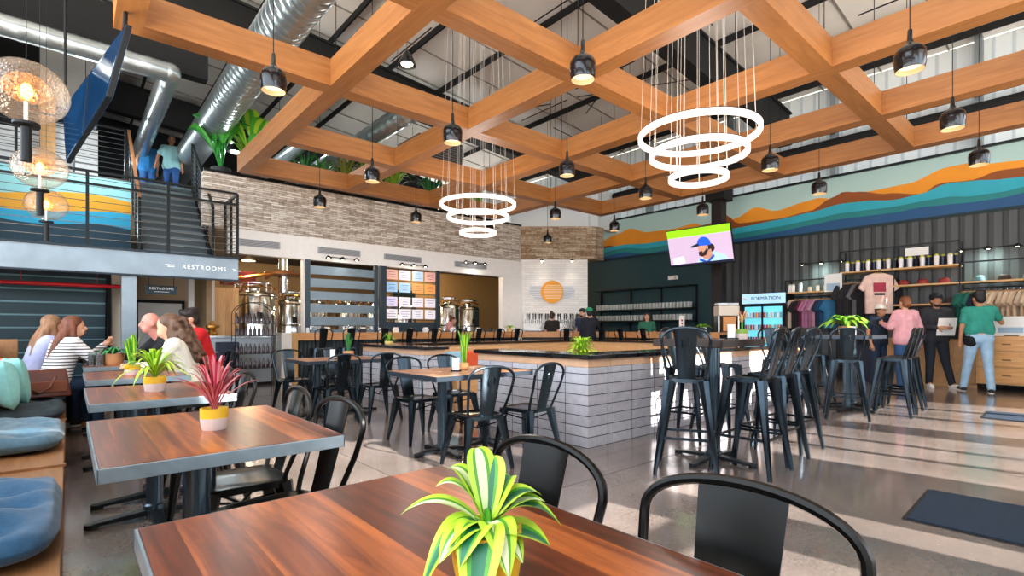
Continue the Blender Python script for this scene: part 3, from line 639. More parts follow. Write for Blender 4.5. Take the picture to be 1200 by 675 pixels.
# ================================================================== booth bench, cushions
t = thing('booth_bench', 'long wooden booth bench along the left edge', 'bench', (0,0,0))
MB().box(-.72,-.02,1.2,9.2,0,.33).build('bench_base', PLY, t, smooth=False, bevel=.004)
for y in (2.0,4.05,6.1,8.2):
    MB().box(-.72,-.01,y,y+.03,.33,.345).build('divider', PLY, t, smooth=False)
MB().box(-.78,-.72,1.2,9.2,0,.95).build('bench_back', PLY, t, smooth=False)
tag(MB().box(-.75,-.48,8.95,9.0,.33,1.02).build('bench_screen', PLY, smooth=False, bevel=.006), 'pale plywood panel at the far end of the bench, behind the teal pillows', 'panel')
def cushion(label, x0,x1,y0,y1,z0,h,m,tuft=(2,4)):
    nx, ny = 28, 40; vs = []; fs = []
    for top in (1,0):
        for i in range(nx+1):
            for j_ in range(ny+1):
                u, v = i/nx*2-1, j_/ny*2-1
                e = max(0,(1-abs(u)**4))**.42*max(0,(1-abs(v)**5))**.42
                tu = 0
                for a in range(tuft[0]):
                    for b_ in range(tuft[1]):
                        cu, cv = -1+2*(a+.5)/tuft[0], -1+2*(b_+.5)/tuft[1]
                        d2 = ((u-cu)*tuft[0]*.5)**2+((v-cv)*tuft[1]*.5)**2; tu += math.exp(-d2*14)
                wr = .006*sin(9*u+5*v)+.005*sin(17*v-6*u)
                z = (z0+h*(.45+.55*e)-.075*tu*e+wr*1.5*e) if top else (z0+h*.42-h*.42*e)
                rr_ = 1-.05*(abs(u*v))**3
                vs.append(((x0+x1)/2+(x1-x0)/2*u*(1-.13*v**6), (y0+y1)/2+(y1-y0)/2*v*(1-.13*u**6), z))
    N_ = (nx+1)*(ny+1)
    for i in range(nx):
        for j_ in range(ny):
            a = i*(ny+1)+j_; fs.append((a,a+ny+1,a+ny+2,a+1)); fs.append((a+N_,a+1+N_,a+ny+2+N_,a+ny+1+N_))
    for i in range(nx):
        for j_ in (0,ny): a = i*(ny+1)+j_; fs.append((a,a+N_,a+ny+1+N_,a+ny+1) )
    for j_ in range(ny):
        for i in (0,nx): a = i*(ny+1)+j_; fs.append((a,a+1,a+1+N_,a+N_))
    return tag(MB().add(vs,fs).build('seat_cushion', m, angle=80), label, 'cushion', 'tufted bench cushions')
DEN = mat('blue tufted fabric','#2f5f86',.9,noise=.16,nscale=40,bump=.3,bscale=240,sheen=.3)
DEN2 = mat('grey blue tufted fabric','#5c8199',.9,noise=.12,nscale=40,bump=.3,bscale=240,sheen=.3)
DEN3 = mat('slate tufted fabric','#3a4852',.9,noise=.12,nscale=40,bump=.3,bscale=240)
cushion('blue tufted bench cushion nearest us, at the bottom left corner', -.66,-.02,2.35,3.4,.33,.16,DEN)
cushion('lighter blue tufted bench cushion, the middle one', -.66,-.02,4.5,5.5,.33,.16,DEN2)
cushion('slate grey tufted bench cushion under the brown leather bag', -.66,-.02,6.0,7.1,.33,.15,DEN3)
cushion('slate grey tufted bench cushion the couple sits on', -.66,-.02,7.2,8.3,.33,.14,DEN3)
def pillow(name,label,c,w,h,th,m,rz,tilt,m2=None,cat='pillow'):
    n = 14; vs=[]; fs=[]; M = Matrix.Translation(c) @ Matrix.Rotation(rz,4,'Z') @ Matrix.Rotation(tilt,4,'X')
    b = MB()
    for s in (1,-1):
        for i in range(n+1):
            for j_ in range(n+1):
                u, v = i/n*2-1, j_/n*2-1; e = max(0,(1-u*u))**.5*max(0,(1-v*v))**.5
                k = 1-.07*(1-abs(u))*abs(v)**2; k2 = 1-.07*(1-abs(v))*abs(u)**2
                vs.append(M @ V((u*w/2*k2, s*th/2*e**.7, v*h/2*k)))
    N_ = (n+1)**2
    mi = []
    for s in (0,1):
        for i in range(n):
            for j_ in range(n):
                a = s*N_+i*(n+1)+j_; fs.append((a,a+n+1,a+n+2,a+1) if s==0 else (a,a+1,a+n+2,a+n+1)); mi.append(1 if (m2 and 9 <= i <= 10) else 0)
    b.add(vs,fs); b.mi = mi
    return tag(b.build(name,[m,m2] if m2 else m,angle=80), label, cat)
TEAL = mat('pale teal fabric','#8fd0cd',.9,noise=.06,nscale=30); ORG = mat('orange band','#e2602f',.9)
pillow('throw_pillow','pale teal pillow with an orange stripe at the left edge of the photo',(-.42,6.2,.68),.5,.42,.2,TEAL,radians(100),radians(-8),ORG)
pillow('throw_pillow','second pale teal pillow with a red edge behind the first',(-.40,6.62,.68),.46,.42,.18,TEAL,radians(115),radians(-8),ORG)
t = thing('leather_bag', 'brown leather bag standing on the slate cushion beside the pillows', 'bag', (-.22,6.78,.48), radians(12))
LE = mat('brown leather','#5e2a1c',.35,noise=.25,nscale=12,bump=.4,bscale=20)
b = MB(); b.hexa([(-.24,-.09,0),(.24,-.09,0),(.24,.09,0),(-.24,.09,0),(-.21,-.03,.27),(.21,-.03,.27),(.21,.03,.27),(-.21,.03,.27)]); b.build('bag_body', LE, t, bevel=.02)
b = MB(); b.tube([(-.12,-.05,.2),(-.11,-.13,.12),(-.02,-.15,.06),(.06,-.13,.1),(.12,-.05,.2)],.012,8); b.build('strap', LE, t)
MB().box(-.2,.2,-.1,-.085,.05,.16).build('front_pocket', mat('tan leather','#7d4530',.4), t, bevel=.01)
# ================================================================== plants
SOIL = mat('potting soil','#3a2a20',.95,noise=.4,nscale=60)
def leaf(b, p, az, L, w, rise, droop, mats=(0,), fold=.25, n=9, twist=0, shape=.5):
    """arched blade; mats gives a material slot per column across"""
    c = len(mats); d = V((cos(az), sin(az), 0)); side = V((-sin(az), cos(az), 0)); rows = []
    for i in range(n+1):
        u = i/n; r = L*(u*.95 if droop < .3 else (sin(u*1.7)/sin(1.7) if u < .93 else 1)*.8*u**.2 + .2*u)
        z = rise*sin(min(1,u*1.0)*pi*.5)**.8*1 - droop*u**2.4
        cen = V(p)+d*r*1.0+V((0,0,z))
        ww = w/2*max(.03, sin(pi*min(1,max(0,u**(1.0-.45*(shape-.5))*.97+.03)))**.75)
        s2 = (side*cos(twist)+V((0,0,1))*sin(twist))
        rows.append([cen + s2*ww*(2*k/c-1) + V((0,0,1))*fold*ww*abs(2*k/c-1) for k in range(c+1)])
    o = len(b.v); b.v += [tuple(q) for r in rows for q in r]
    for i in range(n):
        for k in range(c):
            a = o+i*(c+1)+k; b.f.append([a,a+1,a+c+2,a+c+1]); b.mi.append(mats[k])
    return b
def pot(t, r, h, m, m2=None):
    b = MB().lathe([(.001,0),(r*.82,0),(r*.9,h*.1),(r,h*.45 if not m2 else h*.55)] + ([(r,h),(r*.9,h),(r*.88,h*.85)] if not m2 else []), n=28); b.build('pot', m, t)
    if m2: MB().lathe([(r,h*.55),(r*1.0,h),(r*.9,h),(r*.88,h*.85)], n=28).build('glaze_band', m2, t)
    MB().lathe([(r*.9,h*.86),(r*.5,h*.9),(.001,h*.9)], n=20).build('soil', SOIL, t)
YEL = mat('yellow glaze','#e3b32c',.3); PNK = mat('pale pink clay','#d9c6bf',.5,noise=.06); YELC = mat('cream yellow pot','#e6c67a',.4)
LG, LY, LW, LD = mat('leaf green','#4f9a2c',.4,noise=.12,nscale=20), mat('leaf yellow green','#b5d83a',.4), mat('leaf cream','#dfe8c0',.4), mat('leaf dark','#1f6a49',.4)
for m_ in (LG,LY,LW,LD): m_.node_tree.nodes['Principled BSDF'].inputs['Subsurface Weight'].default_value = 0
# hosta on the front table (hand placed leaves: azimuth, length, width, rise, droop, start height, centre colour)
t = thing('potted_hosta', 'large potted plant with broad yellow green striped leaves on the front table', 'potted plant', (.50,.635,.75))
pot(t, .055, .088, YEL)
A = [LY, LG, LW, LD]
FR = 49  # degrees of the viewing direction
for az,L,w,rise,droop,z0,cc in ((139,.145,.038,.07,.045,.11,2),(150,.085,.035,.085,.02,.12,2),(118,.075,.04,.11,.02,.11,2),(85,.035,.045,.125,.0,.11,2),(40,.04,.045,.11,.0,.11,3),(10,.07,.045,.09,.02,.11,3),
    (-20,.10,.045,.075,.03,.11,3),(-38,.125,.05,.055,.06,.12,3),(-52,.105,.065,.015,.025,.105,3),(-30,.10,.045,.06,.02,.11,2),(168,.115,.055,.03,.11,.12,3),(185,.10,.05,.03,.05,.11,2),(222,.115,.06,.025,.14,.12,3),(205,.09,.05,.04,.06,.11,3),(-80,.075,.05,.03,.05,.10,2),(255,.085,.05,.03,.08,.12,2)):
    b = MB(); leaf(b,(0,0,z0-.03),radians(az),L,w*1.18,rise,droop,(0,0,1,cc,cc,cc,1,0,0),.3,14); b.build('leaf', A, t, angle=180)
st = MB(); st.tube([(0,0,.07),(.002,.001,.095),(0,0,.115)],[.010,.008,.004],8); st.build('stem', LG, t)
def plant(name, label, loc, kind, s=1, potm=None, pr=.07, ph=.11, m2=None, seed=0, n=26, cols=None):
    r = random.Random(seed); t = thing(name, label, 'potted plant', loc); pot(t, pr, ph, potm or PNK, m2)
    for i in range(n):
        az = 2*pi*i*.382+r.uniform(-.2,.2); u = r.random(); b = MB()
        if kind == 'spider': leaf(b,(0,0,ph*.85),az,s*(.10+.12*u),.016*s+.004,s*(.20-.10*u),s*(.02+.12*u),(0,1,0),.4,9)
        elif kind == 'brom': leaf(b,(r.uniform(-.01,.01),r.uniform(-.01,.01),ph*.85),az,s*(.03+.15*u),.013*s+.003,s*(.24-.12*u),0.0,(0,1),.5,7)
        elif kind == 'upright': leaf(b,(r.uniform(-.02,.02),r.uniform(-.02,.02),ph*.85),az,s*.03+.05*s*u,.03*s,s*(.2+.12*r.random()),0,(0,1,0),.3,8)
        elif kind == 'fern': leaf(b,(0,0,ph*.85),az,s*(.14+.16*u),.05*s,s*(.16-.05*u),s*(.06+.08*u),(0,1,0),.2,9)
        b.build('leaf', cols or [LG,LY], t, angle=180)
    return t
RED = [mat('red leaf','#b02a4a',.45), mat('pink leaf','#e08a8e',.45)]
plant('potted_bromeliad','spiky red and pink plant in a yellow rimmed pot on the second booth table',(.44,2.32,.75),'brom',.95,PNK,.05,.085,YEL,3,44,RED)
plant('potted_spider_plant','bright green spider plant in a cream and yellow pot on the third booth table',(.42,3.98,.75),'spider',1.15,PNK,.062,.095,YEL,4,46,[LY,LG])
plant('potted_plant','small upright green plant in a pale pot on the fourth booth table',(.42,5.5,.75),'upright',.9,PNK,.06,.09,YEL,5,16)
plant('potted_plant','dark green bushy plant in a tan pot on the farthest booth table',(.38,7.15,.75),'fern',.75,mat('tan pot','#c98f5f',.5),.09,.13,None,6,30,[LD,LG])
plant('potted_plant','tall green leafy plant on the central cafe table',(2.94,4.1,.75),'upright',1.1,mat('tan pot','#c98f5f',.5),.045,.07,None,7,26,[LG,LY])
plant('potted_plant','small spiky green plant on the farther cafe table',(2.9,6.75,.75),'upright',.85,mat('tan pot','#c98f5f',.5),.07,.1,None,8,26,[LD,LG])
plant('potted_plant','bright lime fern like plant inside the block enclosure behind the black corner',(4.62,4.05,.75),'spider',1.25,YELC,.10,.1,None,9,80,[LY,LG])
tt = thing('side_table','small round table inside the block enclosure carrying the lime plant','table',(4.62,4.05,0)); MB().lathe([(.001,.75),(.3,.75),(.3,.72),(.03,.71),(.03,.03),(.2,.02),(.2,0),(.001,0)],n=28).build('pedestal_table',BLK,tt)
plant('potted_plant','low green plant on the farther block counter',(3.95,7.6,.9),'spider',.8,YELC,.07,.05,None,10,30,[LG,LY])
plant('potted_plant','small green plant on the right part of the bar',(11.9,6.45,1.07),'fern',.9,WHITE,.08,.12,None,11,30,[LG,LY])
plant('potted_plant','fern with long fronds in a tan pot on the far high table',(8.5,2.4,1.06),'fern',1.5,mat('tan pot','#c98f5f',.5),.1,.13,None,12,34,[LG,LY])
plant('potted_plant','green plant standing on the bar left of the tap wall',(9.7,11.25,1.07),'fern',.9,YELC,.08,.1,None,13,20,[LY,LG])
t = thing('dried_flower_pot','pot with a spiky dried orange flower on the near high table','potted plant',(4.52,2.08,1.06))
pot(t,.05,.09,PNK,mat('green glaze','#7a9a3a',.35)); OR_ = [mat('straw','#e0b27a',.6),mat('dark red leaf','#5d1f2c',.6)]
r = random.Random(21)
for i in range(40):
    b = MB(); leaf(b,(0,0,.14),r.uniform(0,2*pi),.03+.07*r.random(),.008,.02+.11*r.random(),0,(0 if i%4 else 1,),0,4); b.build('petal',OR_,t,angle=180)
MB().tube([(0,0,.06),(0,0,.15)],.008,6).build('stem',LG,t)
for x,y,z,l in ((2.76,3.98,.75,'white table card holder on the central cafe table'),(2.62,6.6,.75,'white table card holder on the farther cafe table'),(4.40,2.12,1.06,'white table card on the near high table'),(8.3,2.25,1.06,'white table card on the far high table')):
    t = thing('card_holder',l,'card holder',(x,y,z),radians(-40)); MB().box(-.05,.05,-.03,.03,0,.012).build('base',MATTE,t); MB().box(-.032,.032,-.004,.004,.012,.13).build('card',WHITE,t,smooth=False)
# drinks and jars on the farthest booth table
for i,(x,y,c,l) in enumerate(((.24,7.1,'#5b2f1a','tall glass of dark beer before the couple'),(.30,7.0,'#8a4a1f','amber beer glass beside the dark one'),(.2,7.3,'#d9dde0','empty clear glass beside the couple'))):
    t = thing('beer_glass',l,'glass',(x-.04,y+.1,.75)); MB().lathe([(.001,0),(.032,0),(.042,.15),(.04,.15),(.03,.01),(.001,.01)],n=16).build('glass',mat('clear glass','#eef4f5',.05,trans=.9),t)
    MB().lathe([(.001,.012),(.029,.012),(.037,.12),(.001,.12)],n=16).build('drink',mat('drink'+c,c,.2),t)
# floor mats
MATM = mat('dark navy mat','#14283c',.95,noise=.25,nscale=120,bump=.6,bscale=300)
def fmat(label, pts):
    t = thing('floor_mat',label,'floor mat',(0,0,0)); b = MB(); b.prism(pts,.002,.012); b.build('mat_pile',MATM,t,smooth=False)
    c = V((sum(p[0] for p in pts)/4, sum(p[1] for p in pts)/4)); o = [tuple(c+(V(p)-c)*1.035) for p in pts]
    b = MB(); b.prism(o,0.0,.007); b.build('rubber_border',mat('rubber','#0d1116',.6),t,smooth=False)
fmat('dark navy entrance mat with a sun streak on it, lower right', [(3.80,-.55),(4.66,-.5),(4.62,.78),(3.82,.76)])
fmat('smaller dark mat at the right edge near the woman in green', [(8.9,-.3),(9.7,-.3),(9.67,1.0),(8.9,.98)])
def text_mesh(s, size, m, parent=None, loc=(0,0,0), rot=(pi/2,0,0), ext=.004, name='lettering', spacing=1.0, align='CENTER'):
    cu = bpy.data.curves.new(name,'FONT'); cu.body = s; cu.size = size; cu.extrude = ext; cu.align_x = align; cu.align_y = 'CENTER'; cu.space_character = spacing; cu.resolution_u = 3
    o = bpy.data.objects.new(name+'_tmp', cu); COL.objects.link(o); dg = bpy.context.evaluated_depsgraph_get()
    me = bpy.data.meshes.new_from_object(o.evaluated_get(dg)); bpy.data.objects.remove(o)
    me.materials.clear(); me.materials.append(m); r = bpy.data.objects.new(name, me); COL.objects.link(r); r.location = loc; r.rotation_euler = rot
    if parent: r.parent = parent
    return r
# ================================================================== landing and stair (left)
FAS = mat('brushed blue grey steel plate','#8a98a3',.38,.55,noise=.12,nscale=3)
t = thing('stair_landing','steel plate edged stair landing with the restrooms lettering','landing',(0,0,0))
MB().box(-2.6,2.5,11.0,11.03,2.1,2.5).build('fascia_plate',FAS,t,smooth=False)
MB().box(2.47,2.5,11.03,12.08,2.1,2.5).build('end_plate',FAS,t,smooth=False)
MB().box(-2.6,2.46,11.04,12.4,2.38,2.48).build('landing_floor',mat('landing floor','#5f6469',.6),t,smooth=False)
b = MB(); b.box(-2.6,2.5,10.93,11.0,2.07,2.1); b.box(-2.6,2.5,10.93,11.0,2.5,2.53); b.build('flange',mat('dark flange','#27313a',.4,.6),t,smooth=False)
b = MB()
for z in (2.2,2.32): b.box(-2.6,2.46,11.06,11.9,z-.02,z)
b.build('joist',MATTE,t,smooth=False)
x0 = 1.93
text_mesh('RESTROOMS',.108,mat('white lettering','#f4f6f7',.4,emit=.4),t,(x0,10.992,2.29),(pi/2,0,0),.006,'lettering',1.25)
b = MB(); b.box(x0-.62,x0-.48,10.985,10.995,2.300,2.311); b.box(x0-.58,x0-.48,10.985,10.995,2.272,2.283); b.box(x0+.54,x0+.62,10.985,10.995,2.272,2.283); b.bar((x0+.47,10.99,2.31),(x0+.53,10.99,2.29),.008,.01); b.bar((x0+.53,10.99,2.29),(x0+.47,10.99,2.27),.008,.01); b.build('arrow_mark',MC['white lettering'],t,smooth=False)
RAILM = mat('black rail steel','#191d20',.4,.5)
def cable_rail(name,label,p0,p1,hgt=1.2,posts=6,cables=9,skew=0,wood_top=False,double=False):
    t = thing(name,label,'railing'); p0, p1 = V(p0), V(p1); d = p1-p0
    for i in range(posts):
        p = p0+d*i/(posts-1); MB().bar(p,p+V((0,0,hgt)),.045,.045).build('post',RAILM,t,smooth=False)
    MB().bar(p0+V((0,0,hgt)),p1+V((0,0,hgt)),.05,.035).build('top_rail', RAILM if not wood_top else mat('rail wood','#a5704a',.5),t,smooth=False)
    b = MB()
    for k in range(1,cables+1):
        z = V((0,0,hgt*k/(cables+1))); b.cyl(p0+z,p1+z,.006,n=5)
    b.build('cable',STEEL if double else mat('cable','#8f979c',.3,.8),t)
    if double: MB().bar(p0+V((0,-.05,hgt*.82)),p1+V((0,-.05,hgt*.82)),.03,.04).build('hand_rail',RAILM,t,smooth=False)
    return t
cable_rail('cable_railing','black cable railing along the front edge of the landing',(-2.0,10.98,2.53),(2.48,10.98,2.53),1.24,5,9,double=True)
cable_rail('cable_railing','short black railing on the right end of the landing',(2.49,11.03,2.5),(2.49,12.05,2.5),1.27,3,9)
n = 11; t = thing('upper_stair','grey stair climbing from the landing to the upper floor','stair'); y0,y1,z0,z1 = 11.75,13.95,2.48,4.38
for i in range(n):
    ya = y0+(y1-y0)*i/n; za = z0+(z1-z0)*(i+1)/n
    MB().box(1.05,2.15,ya,ya+(y1-y0)/n+.03,za-.04,za).build('tread',mat('tread','#5d6a70',.5,.2),t,smooth=False)
    MB().box(1.05,2.15,ya+.01,ya+.03,za-.17,za-.04).build('riser',mat('riser','#3e494f',.5,.2),t,smooth=False)
for x in (1.03,2.17): MB().bar((x,y0-.1,z0-.02),(x,y1+.1,z1+.02),.03,.3).build('stringer',RAILM,t,smooth=False)
cable_rail('cable_railing','sloping black cable railing on the right of the upper stair',(2.2,11.7,2.5),(2.2,13.95,4.4),1.1,5,9)
cable_rail('cable_railing','sloping cable railing with a wooden handrail on the left of the upper stair',(1.0,11.7,2.5),(1.0,13.95,4.4),1.1,5,9,wood_top=True)
cable_rail('cable_railing','railing of the upper floor left of the stair',(-2.5,14.0,4.4),(.95,14.0,4.4),1.1,5,9)
# landing wall with colourful mural band
mw = MB(); mm = []
struct('wall_landing', MB().box(-3,.98,13.2,13.4,2.4,4.2), mat('landing wall','#1b3f52',.6), 'dark blue wall behind the landing')
def wave_band(b, x0,x1,y,zf0,zf1,th,n=24):
    for i in range(n):
        a, c = x0+(x1-x0)*i/n, x0+(x1-x0)*(i+1)/n
        b.hexa([(a,y-th,zf0(a)),(c,y-th,zf0(c)),(c,y,zf0(c)),(a,y,zf0(a)),(a,y-th,zf1(a)),(c,y-th,zf1(c)),(c,y,zf1(c)),(a,y,zf1(a))])
wave_band(mw,-3,.98,13.2,lambda x:3.2+.05*sin(3*x),lambda x:3.45+.08*sin(2*x),.004); 
mw.m = 1; wave_band(mw,-3,.98,13.2,lambda x:3.45+.08*sin(2*x),lambda x:3.72+.12*sin(1.7*x+1),.006)
mw.m = 2; wave_band(mw,-3,.98,13.2,lambda x:3.72+.12*sin(1.7*x+1),lambda x:4.19,.005)
tag(mw.build('wall_mural',[mat('mural cyan','#2aa9d6',.6),mat('mural yellow','#e0a52e',.6),mat('mural pale','#8fd0d8',.6)],smooth=False),'painted yellow and cyan mural on the landing wall behind the railing','mural')
struct('wall_upper_left', MB().box(-1.2,.5,14.6,14.8,4.4,5.55), stripes('white shiplap','#23262a','#dfe3e6',.14,.12,'z',.5,.5), 'white boarded wall with black grooves on the upper floor')
struct('wall_upper_left_top', MB().box(-.45,.45,14.6,14.8,5.9,7.4), mat('pale grey panel','#c9c9c6',.6), 'pale grey wall panel above the boarded wall')
struct('trim_5', MB().box(-1.2,.5,14.55,14.8,5.55,5.9).box(-3,-.46,14.56,14.8,5.3,7.8), MATTE, 'black band over the white boards')
MB_ = MB().box(-.45,-.2,14.3,14.42,4.4,6.0)
tag(MB_.build('wood_column',OAKZ,smooth=False),'warm wooden post on the upper floor beside the hanging screens','post')
# column, understair wall
t = thing('steel_column','blue grey steel column under the landing','column',(.8,11.15,0)); MB().box(-.105,.105,-.1,.1,0,2.08).build('column_shaft',FAS,t,smooth=False,bevel=.004); MB().box(-.15,.15,-.15,.15,0,.02).build('base_plate',RAILM,t,smooth=False)
t = thing('under_stair','dark underside of the lower stair with ribbed risers behind the couple','stair',(0,0,0))
for i in range(9):
    z = .02+i*.235; yy = 13.3-.06*i
    MB().box(-.95-.02*i,.55,yy-.12,yy,z,z+.205).build('riser',mat('dark teal riser','#16323c',.35,.3),t,smooth=False)
    MB().box(-.95-.02*i,.55,yy-.16,yy,z+.205,z+.23).build('nosing',mat('nosing steel','#5f7d86',.3,.6),t,smooth=False)
MB().bar((-1.02,12.6,.2),(-1.35,12.6,2.3),.1,.2).build('stringer',BLK,t,smooth=False); MB().bar((.6,12.9,.2),(.6,12.6,2.3),.05,.2).build('stringer',BLK,t,smooth=False)
struct('wall_under_stair', MB().box(-3,.72,13.5,13.6,0,2.4), mat('under stair dark','#10222a',.6), 'dark wall under the landing')
t = MB().cyl((-1.1,11.9,1.93),(.75,11.9,1.93),.035,n=12); t.cyl((-.6,11.9,1.93),(-.6,11.9,2.2),.004,n=6); t.cyl((.4,11.9,1.93),(.4,11.9,2.2),.004,n=6); tag(t.build('red_pipe',mat('red pipe','#b3161d',.35)),'bright red horizontal pipe under the landing','pipe')
# corridor behind the column: beige wall, door, sign, white posts
struct('wall_corridor', MB().box(.72,2.25,14.4,14.5,0,3.9), mat('beige corridor','#b59d80',.7), 'beige corridor wall beyond the landing')
struct('wall_corridor_left', MB().box(.66,.8,12.9,13.3,0,2.3), mat('pale reveal','#cfc2b0',.7), 'pale wall end beside the dark stair')
t = thing('corridor_door','white door with a small dark framed window in the corridor','door',(1.62,14.36,0)); MB().box(-.42,.42,-.03,.03,0,1.75).build('door_leaf',mat('white door','#dfe0df',.5),t,smooth=False)
b = MB(); b.box(-.48,-.42,-.04,.04,0,1.8); b.box(.42,.48,-.04,.04,0,1.8); b.box(-.48,.48,-.04,.04,1.75,1.82); b.build('door_frame',MATTE,t,smooth=False)
b = MB(); b.prism([(-.16,.95),(.16,.95),(.16,1.3),(.1,1.38),(-.1,1.38),(-.16,1.3)],-.045,-.03,'y'); b.build('door_window',mat('door window frame','#22262a',.5),t,smooth=False); b=MB(); b.prism([(-.12,.99),(.12,.99),(.12,1.28),(.08,1.34),(-.08,1.34),(-.12,1.28)],-.05,-.045,'y'); b.build('pane',mat('pane pale','#d7dde0',.2),t,smooth=False)
t = thing('hanging_sign','dark hanging sign with small white lettering under the landing','sign',(1.35,11.8,1.9)); MB().box(-.25,.25,-.02,.02,-.08,.08).build('sign_board',mat('sign blue grey','#27404c',.5),t,smooth=False,bevel=.01)
text_mesh('RESTROOMS',.06,MC['white lettering'],t,(0,-.024,.02),(pi/2,0,0),.002,'lettering',1.2); b=MB(); b.box(-.12,.12,-.026,-.022,-.045,-.035); b.build('underline',WHITE,t,smooth=False)
b=MB(); b.cyl((-.2,0,.08),(-.2,0,.3),.006,n=6); b.cyl((.2,0,.08),(.2,0,.3),.006,n=6); b.build('hanger',MATTE,t)
for x,l in ((2.0,'white post left of the brewery kettles'),(2.39,'second white post left of the brewery kettles')):
    t = thing('white_post',l,'post',(x,12.85,0)); MB().box(-.05,.05,-.06,.06,0,3.2).build('post_shaft',WHITE,t,smooth=False)
t = thing('wood_door','orange wood door leaf by the kettles','door',(2.72,13.2,0)); MB().box(-.2,.28,-.03,.03,0,2.1).build('door_leaf',OAKZ,t,smooth=False); MB().cyl((.2,-.03,1.0),(.2,-.08,1.0),.02).build('handle',STEEL,t)
# drink fridge / white fridge unit at corridor mouth
t = thing('white_table','small white table with a rack near the corridor','table',(1.35,12.4,0)); MB().box(-.35,.35,-.2,.2,.72,.76).build('tabletop',WHITE,t,smooth=False)
for sx in (-.32,.32): MB().box(sx-.02,sx+.02,-.18,.18,0,.72).build('leg',WHITE,t,smooth=False)
# ================================================================== hanging screens at top left
t = thing('hanging_screen','blue video screen hanging from the timber beam at the top left, nearly edge on','screen')
def screen_quad(A,B,C_,D,th,n_):
    A,B,C_,D = map(V,(A,B,C_,D)); nr = (B-A).cross(D-A).normalized()*th
    return MB().hexa([D,C_,C_+nr,D+nr,A,B,B+nr,A+nr])
A_,B_,Cc,D_ = (-.06,9.19,4.12),(.43,6.25,4.14),(.28,6.36,3.42),(-.02,9.19,3.4)
def lerp(p,q,u): return V(p)+(V(q)-V(p))*u
def quad_in(u0,u1,v0,v1): # u along A->B, v A->D
    f_ = lambda u,v: lerp(lerp(A_,B_,u),lerp(D_,Cc,u),v); return f_(u0,v0),f_(u1,v0),f_(u1,v1),f_(u0,v1)
SCRB = mat('blue screen glass','#0f3358',.08,emit=.35,ecol='#2c6fb0',noise=.5,nscale=2.5,coat=1)
for u0,u1,nm in ((0,.49,'screen_panel'),(.51,1,'screen_panel')):
    q = quad_in(u0,u1,0,1); screen_quad(*q,.05,0).build(nm,BLK,t,smooth=False,bevel=.005)
    q = quad_in(u0+.01,u1-.01,.03,.97); nr = (q[1]-q[0]).cross(q[3]-q[0]).normalized()
    screen_quad(*[p-nr*.004 for p in q],.003,0).build('display',SCRB,t,smooth=False); screen_quad(*[p+nr*.053 for p in q],.003,0).build('display',SCRB,t,smooth=False)
b = MB(); b.cyl((.42,6.3,4.1),(.45,6.6,4.45),.02); b.cyl((-.03,9.0,4.1),(-.03,9.0,7.9),.015); b.build('bracket',MATTE,t)
# ================================================================== globe lamps
def seeded_glass():
    m = bpy.data.materials.new('seeded globe glass'); m.use_nodes = True; nt = m.node_tree; L = nt.links; nt.nodes.remove(nt.nodes['Principled BSDF']); out = nt.nodes['Material Output']
    tr = nt.nodes.new('ShaderNodeBsdfTransparent'); tr.inputs[0].default_value = (1,.93,.86,1); gl = nt.nodes.new('ShaderNodeBsdfGlossy'); gl.inputs['Roughness'].default_value = .08
    df = nt.nodes.new('ShaderNodeBsdfTranslucent'); df.inputs[0].default_value = (.9,.75,.6,1)
    tc = nt.nodes.new('ShaderNodeTexCoord'); n = nt.nodes.new('ShaderNodeTexVoronoi'); n.inputs['Scale'].default_value = 55; L.new(tc.outputs['Object'], n.inputs['Vector'])
    bp = nt.nodes.new('ShaderNodeBump'); bp.inputs['Strength'].default_value = .6; bp.inputs['Distance'].default_value = .01; L.new(n.outputs['Distance'], bp.inputs['Height']); L.new(bp.outputs[0], gl.inputs['Normal'])
    fr = nt.nodes.new('ShaderNodeLayerWeight'); fr.inputs['Blend'].default_value = .25; L.new(bp.outputs[0], fr.inputs['Normal'])
    m1 = nt.nodes.new('ShaderNodeMixShader'); m1.inputs[0].default_value = .07; L.new(tr.outputs[0], m1.inputs[1]); L.new(df.outputs[0], m1.inputs[2])
    m2 = nt.nodes.new('ShaderNodeMixShader'); L.new(math_n(nt,'MULTIPLY',fr.outputs['Facing'],.55), m2.inputs[0]); L.new(m1.outputs[0], m2.inputs[1]); L.new(gl.outputs[0], m2.inputs[2]); L.new(m2.outputs[0], out.inputs[0])
    return m
GG = seeded_glass()
INN = mat('amber seeded inner glass','#e0a05a',.3,alpha=1); _n = INN.node_tree; _b = _n.nodes['Principled BSDF']; _v = _n.nodes.new('ShaderNodeTexNoise'); _v.inputs['Scale'].default_value = 70; _c = _n.nodes.new('ShaderNodeTexCoord'); _n.links.new(_c.outputs['Object'],_v.inputs['Vector'])
_n.links.new(ramp(_n,_v.outputs['Fac'],[(.4,'#1a1a1a'),(.62,'#b8b8b8')]),_b.inputs['Alpha']); _b.inputs['Transmission Weight'].default_value = .3
FIL = mat('filament glow','#ffc66e',.4,emit=14,ecol='#ffb04d')
